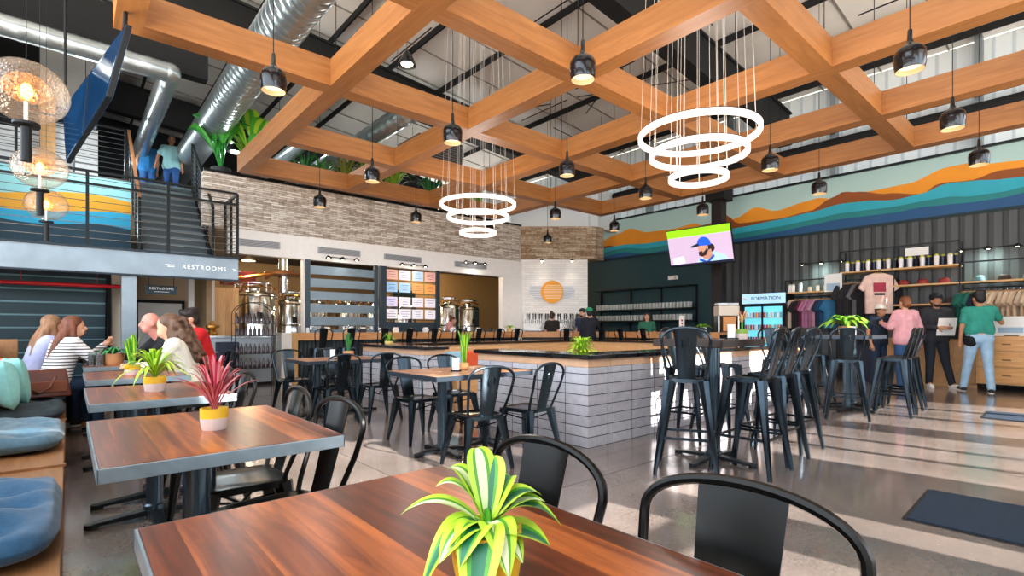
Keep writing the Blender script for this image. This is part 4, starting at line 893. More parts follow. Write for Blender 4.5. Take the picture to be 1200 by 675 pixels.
for y,l,r in ((4.24,'nearest and largest seeded glass globe lamp at the left edge',.205),(6.18,'middle seeded glass globe lamp at the left edge',.20),(7.95,'farthest seeded glass globe lamp at the left edge, over the landing railing',.20)):
    t = thing('globe_lamp',l,'globe lamp',(-.19,y,2.58))
    pr = [(max(.001,r*cos(a)*(1.0)),r*.88*sin(a)) for a in [-pi/2+pi*i/24 for i in range(25)]]
    MB().lathe(pr,n=32).build('glass_globe',GG,t,angle=180)
    pr2 = [(max(.001,p*.975),q*.975) for p,q in pr]
    MB().lathe([(.001,-.205),(.065,-.205),(.065,-.19),(.001,-.185)],n=24).build('disc_cap',BLK,t)
    MB().lathe([(max(.001,.115*cos(a)),.02+.085*sin(a)) for a in [-pi/2+pi*i/14 for i in range(15)]],n=24).build('inner_shade',INN,t)
    MB().cyl((0,0,-.215),(0,0,-.42),.026,n=16).build('stem',BLK,t); MB().cyl((0,0,-.20),(0,0,-.06),.012,n=10).build('socket',STEEL,t)
    MB().ell((0,0,.0),(.03,.03,.05)).build('bulb',FIL,t); MB().cyl((0,0,r*.87),(0,0,roofz(-.19)-2.58-.1),.002,n=5).build('cord',MATTE,t)
    bulb_light(t,.0,6,(1,.66,.34),.04)
# ================================================================== brewery
def tank(label, x, y, r, top, legs=True, loc_z=0):
    t = thing('brewing_tank', label, 'tank', (x,y,0)); z0 = .55
    ST = mat('polished stainless','#d4d6d6',.14,1,noise=.06,nscale=2)
    MB().lathe([(.03,z0-.25),(r,z0),(r,top-.12),(r*.92,top-.05),(r*.5,top),(.001,top+.02)],n=40).build('tank_body',ST,t)
    b = MB()
    for z in (z0,(z0+top)/2,top-.14): b.lathe([(r,z-.02),(r+.015,z),(r,z+.02)],n=40)
    b.build('band',STEEL,t)
    for a in (45,135,225,315): MB().cyl((r*.8*cos(radians(a)),r*.8*sin(radians(a)),0),(r*.8*cos(radians(a)),r*.8*sin(radians(a)),z0),.035).build('leg',STEEL,t)
    b = MB().lathe([(r*.35,top-.02),(r*.35,top+.06),(r*.3,top+.09),(.001,top+.09)],n=24); b.build('manway',STEEL,t)
    COP = mat('copper pipe','#c98a4a',.25,.9)
    b = MB(); b.tube([(r*1.05,0,.4),(r*1.05,0,top+.05),(r*.6,0,top+.22),(-r*.4,-.05,top+.22),(-r*.5,0,top)],.022,8); b.tube([(-r*.9,-.3,top+.04),(0,-r*.9,top+.1),(r*.9,-.2,top+.04)],.015,8); b.build('pipe',COP,t)
    b = MB(); b.lathe([(r*.8,top+.16),(r*.8,top+.19),(r*.78,top+.19),(r*.78,top+.16)],n=28); [b.cyl((r*.79*cos(a),r*.79*sin(a),top-.05),(r*.79*cos(a),r*.79*sin(a),top+.18),.008,n=5) for a in (0,1.05,2.1,3.14,4.2,5.2)]; b.build('guard_rail',STEEL,t)
    MB().obox((0,-r-.01,(z0+top)/2+.15),(.12,.03,.16)).build('gauge',MATTE,t)
    return t
for i,(x,y) in enumerate(((3.6,13.0),(6.2,13.6),(9.8,13.3),(9.8,15.6),(3.9,16))):  # lamps added to brighten the brewery room
    t = thing('added_ceiling_light','warm round ceiling lamp added to brighten the brewery, '+ordl(i,5),'added ceiling light',(x,y,3.1)); MB().lathe([(.03,.2),(.06,.14),(.18,.02),(.18,0),(.17,.0)],n=20).build('lamp_shade',mat('cream shade','#e9dcc0',.5),t); MB().ell((0,0,.03),(.14,.14,.03)).build('lens',LENS,t)
    bulb_light(t,-.03,90,(1,.78,.5),.12)
tank('large brew kettle with pipes behind the bottle rack at left',3.48,13.8,.53,2.1)
tank('narrower brewing tank right of the large kettle',4.5,14.3,.4,1.95)
tank('brewing tank at the right opening, left one',9.42,14.1,.42,1.98)
tank('brewing tank at the right opening, right one',10.35,14.3,.44,1.95)
tank('brewing tank behind the slatted screen, left one',5.2,14.6,.42,1.95)
tank('brewing tank behind the slatted screen, right one',6.3,14.8,.42,1.95)
tank('brewing tank behind the menu board, left one',7.2,14.8,.42,1.95)
tank('brewing tank behind the menu board, right one',8.2,14.8,.42,1.95)
t = thing('exhaust_stack','steel kettle flue with a flat cap seen above the kettles','flue',(4.25,14.0,2.1)); MB().cyl((0,0,.0),(0,0,1.1),.12,n=20).build('flue_pipe',STEEL,t); MB().lathe([(.5,.45),(.45,.52),(.1,.6),(.1,.42),(.5,.45)],n=28).build('flue_cap',mat('copper cap','#b98463',.3,.8),t)
tag(MB().box(3.2,4.1,16,16.1,2.4,2.8).build('red_banner',mat('dark red banner','#7d1f28',.7),smooth=False),'dark red panel in the brewery room above the kettles','banner')
tag(MB().tube([(2.6,13.6,2.35),(3.2,13.6,2.4),(3.9,13.7,2.55),(4.1,15,2.55)],.05,8).build('copper_line',mat('copper pipe','#c98a4a',.25,.9)),'copper coloured pipe run over the kettles','pipe')
t = thing('wall_monitor','black monitor on the brewery wall at the right opening','monitor',(9.25,16.6,2.05)); MB().box(-.42,.42,-.05,.05,-.5,.5).build('monitor_case',BLK,t,bevel=.01); MB().box(-.38,.38,-.056,-.051,-.46,.46).build('display',mat('dark display','#1a2a26',.1,emit=.05),t,smooth=False)
struct('wall_brewery_right', MB().box(8.2,13.9,16.7,16.85,0,3.3), mat('amber wall','#b38f5e',.7,noise=.05), 'amber lit wall at the right brewery opening')
# slatted screen
t = thing('slatted_screen','grey horizontal slat screen in the opening beside the menu board','screen wall',(0,0,0)); SLM = mat('grey steel slat','#6f7f8a',.4,.5,noise=.1,nscale=3)
for i in range(6): MB().box(4.24,5.88,YB-.05,YB-.01,2.55-.30*i-.115,2.55-.30*i+.085).build('slat',SLM,t,smooth=False)
for x in (4.2,5.9,6.05): MB().box(x-.045,x+.045,YB-.08,YB+.015,0,2.765).build('post',mat('dark blue steel','#33414c',.4,.5),t,smooth=False)
t = thing('menu_board','beer menu board of white blue and orange cards in rows','menu board',(0,0,0))
DBS = MC['dark blue steel']; rows = [2.58,2.25,1.87,1.55]
for x in (6.13,7.75): MB().box(x-.05,x+.05,YB-.08,YB+.015,0,2.765).build('post',DBS,t,smooth=False)
for z in (1.15,1.27): MB().box(6.15,7.72,YB,YB+.04,z-.06,z+.06).build('rail',DBS,t,smooth=False)
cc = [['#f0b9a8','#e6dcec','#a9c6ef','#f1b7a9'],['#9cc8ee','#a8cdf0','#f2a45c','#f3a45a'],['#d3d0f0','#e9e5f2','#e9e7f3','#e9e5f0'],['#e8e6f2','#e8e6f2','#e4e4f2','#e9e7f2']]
rr = random.Random(5)
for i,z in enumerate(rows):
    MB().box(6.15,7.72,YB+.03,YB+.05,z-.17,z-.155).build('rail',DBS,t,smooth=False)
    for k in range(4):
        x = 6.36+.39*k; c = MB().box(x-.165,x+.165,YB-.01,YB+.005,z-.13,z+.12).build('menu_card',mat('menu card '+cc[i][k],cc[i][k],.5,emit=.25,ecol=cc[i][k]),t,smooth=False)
        b = MB()
        for q in range(3): w_ = rr.uniform(.06,.13); b.box(x-w_,x+w_,YB-.014,YB-.01,z+.05-.06*q,z+.062-.06*q)
        b.build('print_line',mat('grey print','#77788a',.6),c,smooth=False)
# wall vents and spot fittings on the white band
for i,(xa,xb) in enumerate(((2.75,3.6),(4.45,5.5),(6.15,7.25),(8.35,9.5))):
    t = thing('air_vent',ordl(i,4,'slotted air vent')+' on the white band over the openings','vent',((xa+xb)/2,YB-.005,3.02),0,'slotted air vents on the back wall'); a=(xb-xa)/2
    MB().box(-a,a,-.012,.02,-.075,.075).build('frame',mat('vent grey','#a9abb0',.5,.3),t,smooth=False); b = MB()
    for k in range(5): b.box(-a+.03,a-.03,-.018,-.012,-.06+.027*k,-.05+.027*k)
    b.build('slat',mat('vent dark','#5a5d63',.5),t,smooth=False)
def sconce(label, loc, rz, group, arm=(.35,3), power=25, col=(1,.93,.8)):
    """three small wall washers on one bar; local +y points out of the wall"""
    t = thing('wall_light_bar', label, 'wall light', loc, rz, group); L_, n_ = arm
    MB().cyl((-L_,.1,0),(L_,.1,0),.009,n=8).build('bar',MATTE,t); MB().cyl((0,0,0),(0,.1,0),.03,n=12).build('mount',MATTE,t)
    for i in range(n_):
        x = -L_+2*L_*i/(n_-1); MB().lathe([(.02,.03),(.05,0),(.075,-.03),(.07,-.035),(.03,-.005)],(x,.13,0),16).build('shade',MATTE,t)
        MB().ell((x,.13,-.02),(.03,.03,.02)).build('bulb',mat('wall bulb','#fff4dc',.4,emit=12,ecol='#fff0d8'),t)
    ld = bpy.data.lights.new('washer','SPOT'); ld.energy = power; ld.color = col; ld.spot_size = radians(140); ld.spot_blend = .9; ld.shadow_soft_size = .25
    o = bpy.data.objects.new('washer_light',ld); COL.objects.link(o); o.parent = t; o.location = (0,.14,-.06); o.rotation_euler = (radians(-12),0,0)
    return t
sconce('three lamp wall light above the slatted screen',(5.0,YB,2.86),pi,'wall light bars on the white band')
sconce('three lamp wall light above the menu board',(6.95,YB,2.86),pi,'wall light bars on the white band')
sconce('three lamp wall light above the right opening with the tanks',(9.0,YB,3.1),pi,'wall light bars on the white band')
GR = (.75,1,.88)
sconce('three lamp wall light on the dark ribbed wall, above the left clothes rack',(XM,4.45,2.78),pi/2,None,(.42,3),110,GR)
sconce('three lamp wall light on the dark ribbed wall, above the right clothes rack',(XM,1.45,2.78),pi/2,None,(.42,3),110,GR)
# taps and logo on the angled wall
ang = atan2(10.53-12.1, 12.69-10.88)
def ddup(s,z,off): return diagp(s,z,off)
t = thing('beer_tap_wall','long row of beer taps on a steel back plate on the white tiled wall','beer taps',ddup(DL/2-.1,0,-.0),ang)
MB().box(-1.0,1.0,-.03,.0,1.15,1.62).build('drip_plate',mat('tap steel','#c3bfbb',.25,.9),t,smooth=False); MB().box(-1.0,1.0,-.22,-.02,1.1,1.14).build('drip_tray',STEEL,t,smooth=False)
for i in range(30):
    x = -.95+1.9*i/29; b = MB(); b.cyl((x,-.03,1.42),(x,-.11,1.42),.014,n=6); b.cyl((x,-.11,1.45),(x,-.11,1.32),.012,n=6); b.build('faucet',STEEL,t)
    MB().cyl((x,-.11,1.45),(x,-.13,1.64),.012,.022,8).build('tap_handle',mat('dark handle','#2a2523',.4) if i%3 else WHITE,t)
t = thing('sun_logo_sign','round orange striped sun logo with pale cloud shapes on the tiled wall','sign',ddup(DL*.42,2.33,-.0),ang)
SO = mat('logo orange','#efa22e',.5); SP = mat('logo peach','#f6cfa4',.5); SCg = mat('logo cloud','#cfd6e2',.5)
b = MB()
for w_,z in ((.82,.10),(.86,.03),(.82,-.04),(.74,-.11),(.78,.17),(.66,-.18)):
    b.obox((0,-.02,z),(w_*1.7,.02,.05))
b.build('cloud',SCg,t,smooth=False,bevel=.008); MB().lathe([(.001,0),(.36,0),(.36,.03),(.001,.03)],(0,-.02,0),40,(0,-1,0)).build('sun_disc',SO,t)
b = MB()
for k in range(7): z = .2-.066*k; w_ = sqrt(max(.0,.32**2-z*z)); b.box(-w_+.05,w_,-.056,-.05,z-.018,z+.018)
b.build('sun_stripe',SP,t,smooth=False)
for s_,l in ((DL*.28,'left one'),(DL*.68,'right one')):
    t = thing('wall_washer','small spot lamp over the sun logo, '+l,'wall light',ddup(s_,3.3,-.0),ang,'spot lamps over the sun logo'); MB().cyl((0,0,.07),(0,-.16,.07),.01).build('arm',MATTE,t)
    MB().lathe([(.02,.06),(.05,.04),(.055,0),(.05,0)],(0,-.16,0),16).build('shade',MATTE,t); MB().ell((0,-.16,.0),.035).build('bulb',MC['wall bulb'],t); 
    ld = bpy.data.lights.new('washer','SPOT'); ld.energy = 18; ld.color=(1,.9,.75); ld.spot_size=radians(120); ld.spot_blend=.8; ld.shadow_soft_size=.05
    o = bpy.data.objects.new('washer_light',ld); COL.objects.link(o); o.parent=t; o.location=(0,-.17,-.05); o.rotation_euler=(radians(-20),0,0)
# ================================================================== glass shelves on the teal wall
t = thing('glass_shelf_unit','black wall shelf unit holding rows of glasses on the dark teal wall','shelf',(XM-.22,9.55,0))
for z in (1.42,1.78,2.45): MB().box(-.18,.2,-1.8,1.8,z-.03,z).build('shelf',BLK,t,smooth=False)
for y in (-1.78,-.6,.55,1.78): MB().box(.14,.2,y-.02,y+.02,1.0,2.47).build('upright',BLK,t,smooth=False)
g0 = None
GM = mat('glass ware','#e3e7e6',.12,trans=.35); 
for row,(z,l) in enumerate(((1.78,'upper'),(1.42,'lower'))):
    for dep in (0,1):
        for i in range(30):
            y = 7.86+3.4*i/29
            if row == 1 and 10 < i < 13: continue
            if g0 is None:
                g0 = MB().lathe([(.001,0),(.034,0),(.045,.17),(.042,.17),(.032,.01),(.001,.01)],n=10).build('beer_glass',GM); o = g0
            else: o = g0.copy(); COL.objects.link(o)
            o.location = (XM-.33+.12*dep, y, z); tag(o,f'clear beer glass standing in the {l} row of the wall shelves on the teal wall','glass',f'clear glasses on the {l} wall shelf')
t = thing('exit_sign','small white emergency light box on the dark teal wall','sign',(XM-.03,8.55,2.72)); MB().box(-.03,.03,-.16,.16,-.06,.06).build('light_box',WHITE,t,smooth=False,bevel=.01)
for y in (-.09,.09): MB().ell((-.04,y,0),.045).build('lamp_head',CREAM,t)
# ================================================================== dark column and the television
t = thing('dark_column','dark steel column rising behind the television','column',(12.9,6.55,0)); MB().box(-.14,.14,-.14,.14,0,4.9).build('column_shaft',mat('dark column','#231e1f',.5,.3),t,smooth=False,bevel=.004); MB().box(-.2,.2,-.2,.2,0,.02).build('base_plate',MATTE,t,smooth=False); MB().box(-.25,.25,-.25,.25,4.5,4.9).build('column_head',MATTE,t,smooth=False)
t = thing('television','large television showing a baseball player, tilted down on the dark column','television')
def rayp(x,y,k):
    tt_=(x-600)/FOC; v=(HOR-y)/FOC; return V((k*(cos(YAW)+sin(YAW)*tt_),k*(sin(YAW)-cos(YAW)*tt_),CAMH+k*v))
# plane of the panel: width along +/-y, leaning forward
TL, TR = rayp(781,272,12.7), rayp(855,261.5,11.6)
wd = (TR-TL); wd.z = 0; W_ = wd.length; ux = wd.normalized(); nn_ = V((ux.y*1,-ux.x,0)); 
if nn_.dot(V((-1,-1,0))) < 0: nn_ = -nn_
ctr = (TL+TR)/2; H_ = W_*9/16; tilt = radians(17); down = (V((0,0,-1))*cos(tilt)-nn_*sin(tilt)).normalized()
out = ux.cross(down).normalized(); 
if out.dot(nn_) < 0: out = -out
c0 = V((ctr.x,ctr.y,(TL.z+TR.z)/2)); hw_ = W_/2
def tvp(u,v,o): return c0+ux*(u*hw_)+down*(v*H_)+out*o   # u -1..1, v 0..1
def tvbox(b,u0,u1,v0,v1,o0,o1): return b.hexa([tvp(u0,v0,o0),tvp(u1,v0,o0),tvp(u1,v1,o0),tvp(u0,v1,o0),tvp(u0,v0,o1),tvp(u1,v0,o1),tvp(u1,v1,o1),tvp(u0,v1,o1)])
def tvpoly(b,pts,o): 
    n_=len(pts); b.add([tvp(u,v,o) for u,v in pts],[tuple(range(n_))]); return b
def em(nm,c,e=.9): return mat(nm,c,.3,emit=e,ecol=c)
tvbox(MB(),-1.02,1.02,-.02,1.03,-.06,0).build('case',BLK,t,smooth=False)
def scr(nm,col,polys,o,e=.9):
    b=MB()
    for p in polys: tvpoly(b,p,o)
    b.build(nm,em('tv '+col,col,e),t,smooth=False)
def ellp(cx,cy,rx,ry,n=20,a0=0,a1=2*pi): return [(cx+rx*cos(a0+(a1-a0)*i/n),cy+ry*sin(a0+(a1-a0)*i/n)) for i in range(n+(0 if a1-a0>6.2 else 1))]
scr('display','#bfa9c4',[[(-1,0),(1,0),(1,1),(-1,1)]],.002)
scr('picture_grass','#8fe01c',[[(-1,0),(1,0),(1,.2),(-1,.2)]],.004)
scr('picture_shirt','#a9c7e0',[[(-.15,1),(-.08,.86),(.1,.8),(.38,.66),(.75,.78),(.92,1)]],.005)
scr('picture_neck','#b5836f',[[(.08,.72),(.36,.6),(.4,.8),(.22,.9),(.08,.84)]],.006)
scr('picture_hair','#2b1c1f',[ellp(.34,.58,.14,.12)],.006)
scr('picture_face','#c48f78',[ellp(.12,.56,.16,.2)],.007)
scr('picture_beard','#31211f',[[(-.03,.66),(.08,.64),(.1,.69),(.17,.64),(.25,.56),(.27,.64),(.2,.76),(.06,.8),(-.03,.76)]],.008)
scr('picture_cap','#1f55d8',[ellp(.16,.46,.21,.2,16,pi,2*pi)+[(.37,.5),(-.05,.5)]],.009,1.1)
scr('picture_brim','#16233f',[[(-.3,.5),(-.02,.42),(.02,.5),(-.2,.53)]],.010)
scr('picture_collar','#1f4fb0',[[(.0,.84),(.2,.93),(.42,.76),(.45,.82),(.22,1),(-.04,.9)]],.0085)
scr('picture_graphic','#e6e9f2',[[(-.9,.78),(-.55,.74),(-.5,.92),(-.88,.95)]],.006)
scr('picture_ticker','#1c2440',[[(-1,.96),(1,.93),(1,1),(-1,1)]],.0095,.3)
b=MB(); b.bar(c0+down*(H_*.4)-out*.06,V((12.8,6.5,c0.z-.2)),.12,.12); b.build('mount_arm',MATTE,t,smooth=False)
# ================================================================== drinks fridge, dispenser
t = thing('drinks_fridge','black glass door drinks fridge with the lit FORMATION header','fridge',(13.35,5.6,0)); 
MB().box(.02,.6,-.52,.52,.0,2.05).build('case',BLK,t,smooth=False,bevel=.01)
MB().box(-.01,.02,-.47,.47,.12,1.72).build('lit_back',mat('fridge glow','#5fc4d8',.5,emit=.9,ecol='#6fd0e4'),t,smooth=False)
MB().box(-.06,.03,-.52,.52,1.80,2.05).build('header',mat('header lit','#a9cfe6',.4,emit=.7,ecol='#a9d4ee'),t,smooth=False)
text_mesh('FORMATION',.125,mat('header letters','#12242e',.5),t,(-.064,-.08,1.925),(pi/2,0,-pi/2),.003,'lettering',1.0)
MB().box(-.07,-.062,.40,.48,1.88,1.97).build('logo_mark',WHITE,t,smooth=False)
r=random.Random(8); cans=['#c23b36','#e8eef0','#1e2f58','#d98c3a','#7fb6c9','#a54a7a','#dfe3d2']
for k in range(5):
    z=.2+.31*k; MB().box(-.05,-.012,-.46,.46,z-.02,z).build('shelf',WHITE,t,smooth=False)
    for i in range(14):
        y=-.43+.066*i; tag(MB().cyl((13.32,5.6+y,z+.001),(13.32,5.6+y,z+.13),.026,n=8).build('drink_can',mat('can '+(c:=r.choice(cans)),c,.3,.2)),'drink can on a lit shelf of the drinks fridge, one of the packed rows','can','cans in the drinks fridge')
b=MB(); [b.box(-.075,-.055,y-.02,y+.02,.1,1.76) for y in (-.5,0,.5)]; b.box(-.075,-.055,-.5,.5,.1,.13); b.box(-.075,-.055,-.5,.5,1.74,1.78); b.build('door_frame',BLK,t,smooth=False)
b=MB(); b.cyl((-.1,.04,.8),(-.1,.04,1.2),.012); b.build('handle',STEEL,t)
t = thing('drink_dispenser','boxy cold drink dispenser on a stand at the bar, left of the fridge','dispenser',(12.3,6.05,1.07),radians(-42))
for s_ in (-.13,.13): MB().box(s_-.16+.03,s_+.16-.03,-.12,.12,.66,.72).build('lid',mat('lid blue','#dfe5ef',.3),t,smooth=False,bevel=.02)
MB().box(-.26,.26,-.16,.16,.40,.65).build('tank_box',mat('cream tank','#dccfc0',.35),t,smooth=False,bevel=.02); MB().box(-.12,.2,-.1,.14,.02,.39).build('machine_body',mat('copper panel','#b57a4a',.35,.4),t,smooth=False,bevel=.01)
for x in (-.24,.24): MB().box(x-.012,x+.012,-.14,.14,0,.40).build('leg',STEEL,t,smooth=False)
t = thing('bottle_tower','white upright tower with red dots on the right part of the bar','display',(11.85,7.0,1.07)); MB().box(-.05,.05,-.05,.05,0,.42).build('tower',WHITE,t,smooth=False,bevel=.005); b=MB(); [b.ell((-.05,-.03,.06+.08*k),.025) for k in range(4)]; b.build('red_dot',mat('red dot','#b3332e',.4),t)
# ================================================================== merchandise wall
SHELFW = OAK
def frame_unit(name,label,y0,y1,z0,z1,shelves,extra=(),dep=.42,x=XM-.24):
    t = thing(name,label,'shelf',(x,(y0+y1)/2,0)); a=(y1-y0)/2; b=MB()
    for y in (-a,a)+tuple(extra): MB().box(-dep/2,-dep/2+.03,y-.015,y+.015,z0,z1).build('upright',BLK,t,smooth=False); MB().box(dep/2-.03,dep/2,y-.015,y+.015,z0,z1).build('upright',BLK,t,smooth=False)
    MB().box(-dep/2,-dep/2+.03,-a,a,z1-.03,z1).build('top_rail',BLK,t,smooth=False)
    for (ya,yb,z) in shelves: MB().box(-dep/2-.01,dep/2,ya-(y0+y1)/2,yb-(y0+y1)/2,z-.035,z).build('shelf_board',SHELFW,t,smooth=False)
    return t
frame_unit('display_shelf','black framed shelf with tumblers above the left clothes rack',4.02,5.15,0,2.36,[(4.02,5.15,2.06)])
frame_unit('display_shelf','tall black framed display in the middle of the merchandise wall',1.85,3.95,0,2.95,[(1.85,3.95,2.47),(1.85,2.93,2.10),(1.85,2.93,1.68),(2.93,3.95,.95),(1.85,2.93,1.25)],(-.0+.03,))
frame_unit('display_shelf','long black framed shelf on the right over the beige shirts',.0,1.83,0,2.5,[(.0,1.83,2.10)])
def tumbler(loc,label,h,r_,c,lid,group):
    t = thing('tumbler',label,'tumbler',loc,0,group); MB().cyl((0,0,0),(0,0,h*.85),r_*.9,r_,14).build('cup',mat('cup '+c,c,.35),t); MB().cyl((0,0,h*.85),(0,0,h),r_*.9,r_*.75,14).build('lid',mat('lid '+lid,lid,.4),t)
ys = [3.83,3.62,3.42,3.22,3.04,2.82,2.66,2.45,2.22,2.0]
for i,y in enumerate(ys):
    tumbler((XM-.36,y,2.47),'white tumbler with a yellow lid on the top shelf, '+ordl(i,10,'of the row'),.24,.045,'#e8e6ea','#c9c234','white tumblers on the top shelf')
    tumbler((XM-.26,y-.09,2.47),'navy tumbler behind the white ones on the top shelf, '+ordl(i,10,'of the row'),.23,.05,'#1b2340','#b3ad2e','navy tumblers on the top shelf')
for i,(y,h,c) in enumerate(((5.08,.2,'#ece9e4'),(5.0,.2,'#ece9e4'),(4.83,.24,'#dfe7f2'),(4.62,.12,'#cdbba5'),(4.45,.15,'#e9e2da'),(4.27,.15,'#d8d3cd'))):
    tumbler((XM-.36,y,2.06),'pale cup on the shelf above the left clothes rack, '+ordl(i,6,'of the row'),h,.045,c,'#b9b2a8','cups above the left rack')
def cap_hat(loc,label,c,group,rz=0):
    t = thing('baseball_cap',label,'cap',loc,rz,group); m=mat('cap '+c,c,.7); MB().lathe([(.095,0),(.098,.04),(.085,.085),(.05,.112),(.001,.12)],n=18).build('crown',m,t)
    b=MB(); P=[(.098*cos(a),.098*sin(a)) for a in [pi*(.62+.76*i/8) for i in range(9)]]; Q=[(-.17+.07*(1-cos((i-4)/4*1.2)),.085*(-(i-4)/4)) for i in range(9)]
    b.prism([(p[0],p[1]) for p in P]+[(q[0],q[1]) for q in reversed(Q)],.003,.01); b.build('brim',m,t,smooth=False); return t
for i,y in enumerate((2.78,2.45,2.10)): cap_hat((XM-.3,y,2.10),'dark red cap on the middle shelf, '+ordl(i,3,'of the three'),'#8f2f2a','dark red caps on the middle shelf')
for i,(y,c,l) in enumerate(((1.55,'#5f7f86','blue grey cap on the long right shelf, left'),(1.2,'#3a2a26','dark cap on the long right shelf, middle'),(.85,'#6d6a60','olive grey cap on the long right shelf, right'),(2.25,'#b9a9a2','pale cap on the lower shelf beside the man'),(1.98,'#4f3a3a','dark cap on the lower shelf right of the man'))): cap_hat((XM-.3,y,2.10 if i<3 else 1.68),l,c,None)
t = thing('shelf_sign','white price sign standing on the top shelf','sign',(XM-.32,2.55,2.72)); MB().box(-.006,.006,-.2,.2,0,.17).build('card',WHITE,t,smooth=False); MB().box(-.02,.02,-.02,.02,-.25,0).build('stand',MATTE,t,smooth=False)
t = thing('poster_board','white and pale blue poster standing at the left of the display frame','sign',(XM-.48,4.08,2.02)); MB().box(-.01,.01,-.18,.18,0,.42).build('board',WHITE,t,smooth=False); MB().box(-.013,-.01,-.14,.14,.03,.2).build('picture',mat('pale picture','#9fb9cf',.5),t,smooth=False)
# clothes
def garment(loc,label,c,rz,group,s=1.0,pr=None,hang=True):
    t = thing('hanging_shirt',label,'shirt',loc,rz,group); m=mat('cloth '+c,c,.9,noise=.12,nscale=9)
    out=[(-.09,0),(-.22,-.05),(-.36,-.25),(-.27,-.32),(-.215,-.24),(-.225,-.66),(-.21,-.70),(.21,-.70),(.225,-.66),(.215,-.24),(.27,-.32),(.36,-.25),(.22,-.05),(.09,0),(.05,-.035),(-.05,-.035)]
    b=MB(); n_=len(out)
    # subdivided panels: front/back sheets with soft folds
    def sheet(th,sg):
        vs=[];fs=[];N1=14;N2=14
        for i in range(N1+1):
            v=i/N1; z=-.70*v
            hw=.09+(.135*min(1,v/.07)) if v<.07 else .225-.01*v
            for j_ in range(N2+1):
                u=j_/N2*2-1; vs.append((u*hw*s, sg*th*(.6+.4*(1-u*u))+.012*sin(9*u+3)*v, (z+.0)*s))
        for i in range(N1):
            for j_ in range(N2): a=i*(N2+1)+j_; fs.append((a,a+1,a+N2+2,a+N2+1))
        b.add(vs,fs)
    sheet(.03,1); sheet(.03,-1)
    for sx in (-1,1): b.prism([(sx*u*s,w_*s) for u,w_ in ((.10,-.005),(.215,-.035),(.33,-.25),(.25,-.31),(.2,-.2))],-.026,.026,'y')
    b.build('shirt_body',m,t,angle=80)
    if pr:
        MB().obox((0,-.036,-.24*s),(.2*s,.004,.16*s),0).build('print',mat('print '+pr,pr,.8),t,smooth=False); MB().obox((0,-.037,-.36*s),(.17*s,.004,.04*s)).build('print_line',mat('print dark','#2b2430',.8),t,smooth=False)
    h=MB(); h.tube([(-.2*s,0,-.045*s),(-.1*s,0,0),(0,0,.02),(.1*s,0,0),(.2*s,0,-.045*s)],.009,6); h.build('hanger',mat('hanger wood','#c99a66',.5),t)
    h=MB(); h.tube([(0,0,.02),(0,0,.06),(.02,0,.085),(.03,0,.065)],.003,5); h.build('hook',STEEL,t); return t
def rail(label,y0,y1,z): 
    t=thing('clothes_rail',label,'clothes rail',(XM-.33,(y0+y1)/2,z)); MB().cyl((0,-(y1-y0)/2,0),(0,(y1-y0)/2,0),.013).build('rod',BLK,t); return t
rail('black clothes rail under the tumbler shelf',4.06,5.1,1.94); rail('black clothes rail under the long right shelf',.05,1.8,1.97); rail('black clothes rail with dark shirts in the middle',2.95,3.9,2.28)
L_=[('#cdb9a6',5.02),('#c4ad9c',4.95),('#2a2428',4.84),('#241f24',4.78),('#5a2038',4.70),('#b0708c',4.62),('#b5789a',4.55),('#a86a88',4.48),('#c08aa0',4.42),('#20324a',4.32),('#24466a',4.24),('#2f6f9c',4.16),('#356f96',4.10)]
for i,(c,y) in enumerate(L_): garment((XM-.33,y,1.86),'shirt on the left clothes rail, '+ordl(i,len(L_),'of the row'),c,radians(-38+rnd.uniform(-6,6)),'shirts on the left clothes rail',.98)
for i,y in enumerate((3.86,3.78,3.7,3.5,3.42,3.3,3.2,3.1)): garment((XM-.28,y,2.2),'dark shirt on the middle rail, '+ordl(i,8,'of the row'),'#2c2a2e' if i!=3 else '#77747a',radians(-40+rnd.uniform(-8,8)),'dark shirts on the middle rail',1.25)
garment((XM-.62,3.16,2.36),'large pale pink shirt with a red print hanging in front of the middle display','#e3bfb2',radians(-48),None,1.25,'#a8344a')
t=thing('shirt_hook','thin black hook carrying the pink shirt','hook',(XM-.45,3.16,2.45)); MB().cyl((-.2,0,0),(.02,0,0),.008).build('hook_bar',MATTE,t)
for i,y in enumerate((1.78,1.70,1.62)): garment((XM-.33,y,1.89),'green shirt at the left end of the right clothes rail, '+ordl(i,3,'of the three'),'#1f6a5c',radians(-30+rnd.uniform(-6,6)),'green shirts on the right clothes rail',1.0)
garment((XM-.33,1.54,1.89),'navy shirt between the green and beige shirts on the right rail','#1d2236',radians(-32),None,1)
for i in range(16):
    garment((XM-.33,1.42-.088*i,1.89),'beige shirt on the right clothes rail, '+ordl(i,16,'of the row'),'#d9bfa4' if i%3 else '#cbb198',radians(-25+rnd.uniform(-7,7)),'beige shirts on the right clothes rail',1.0)
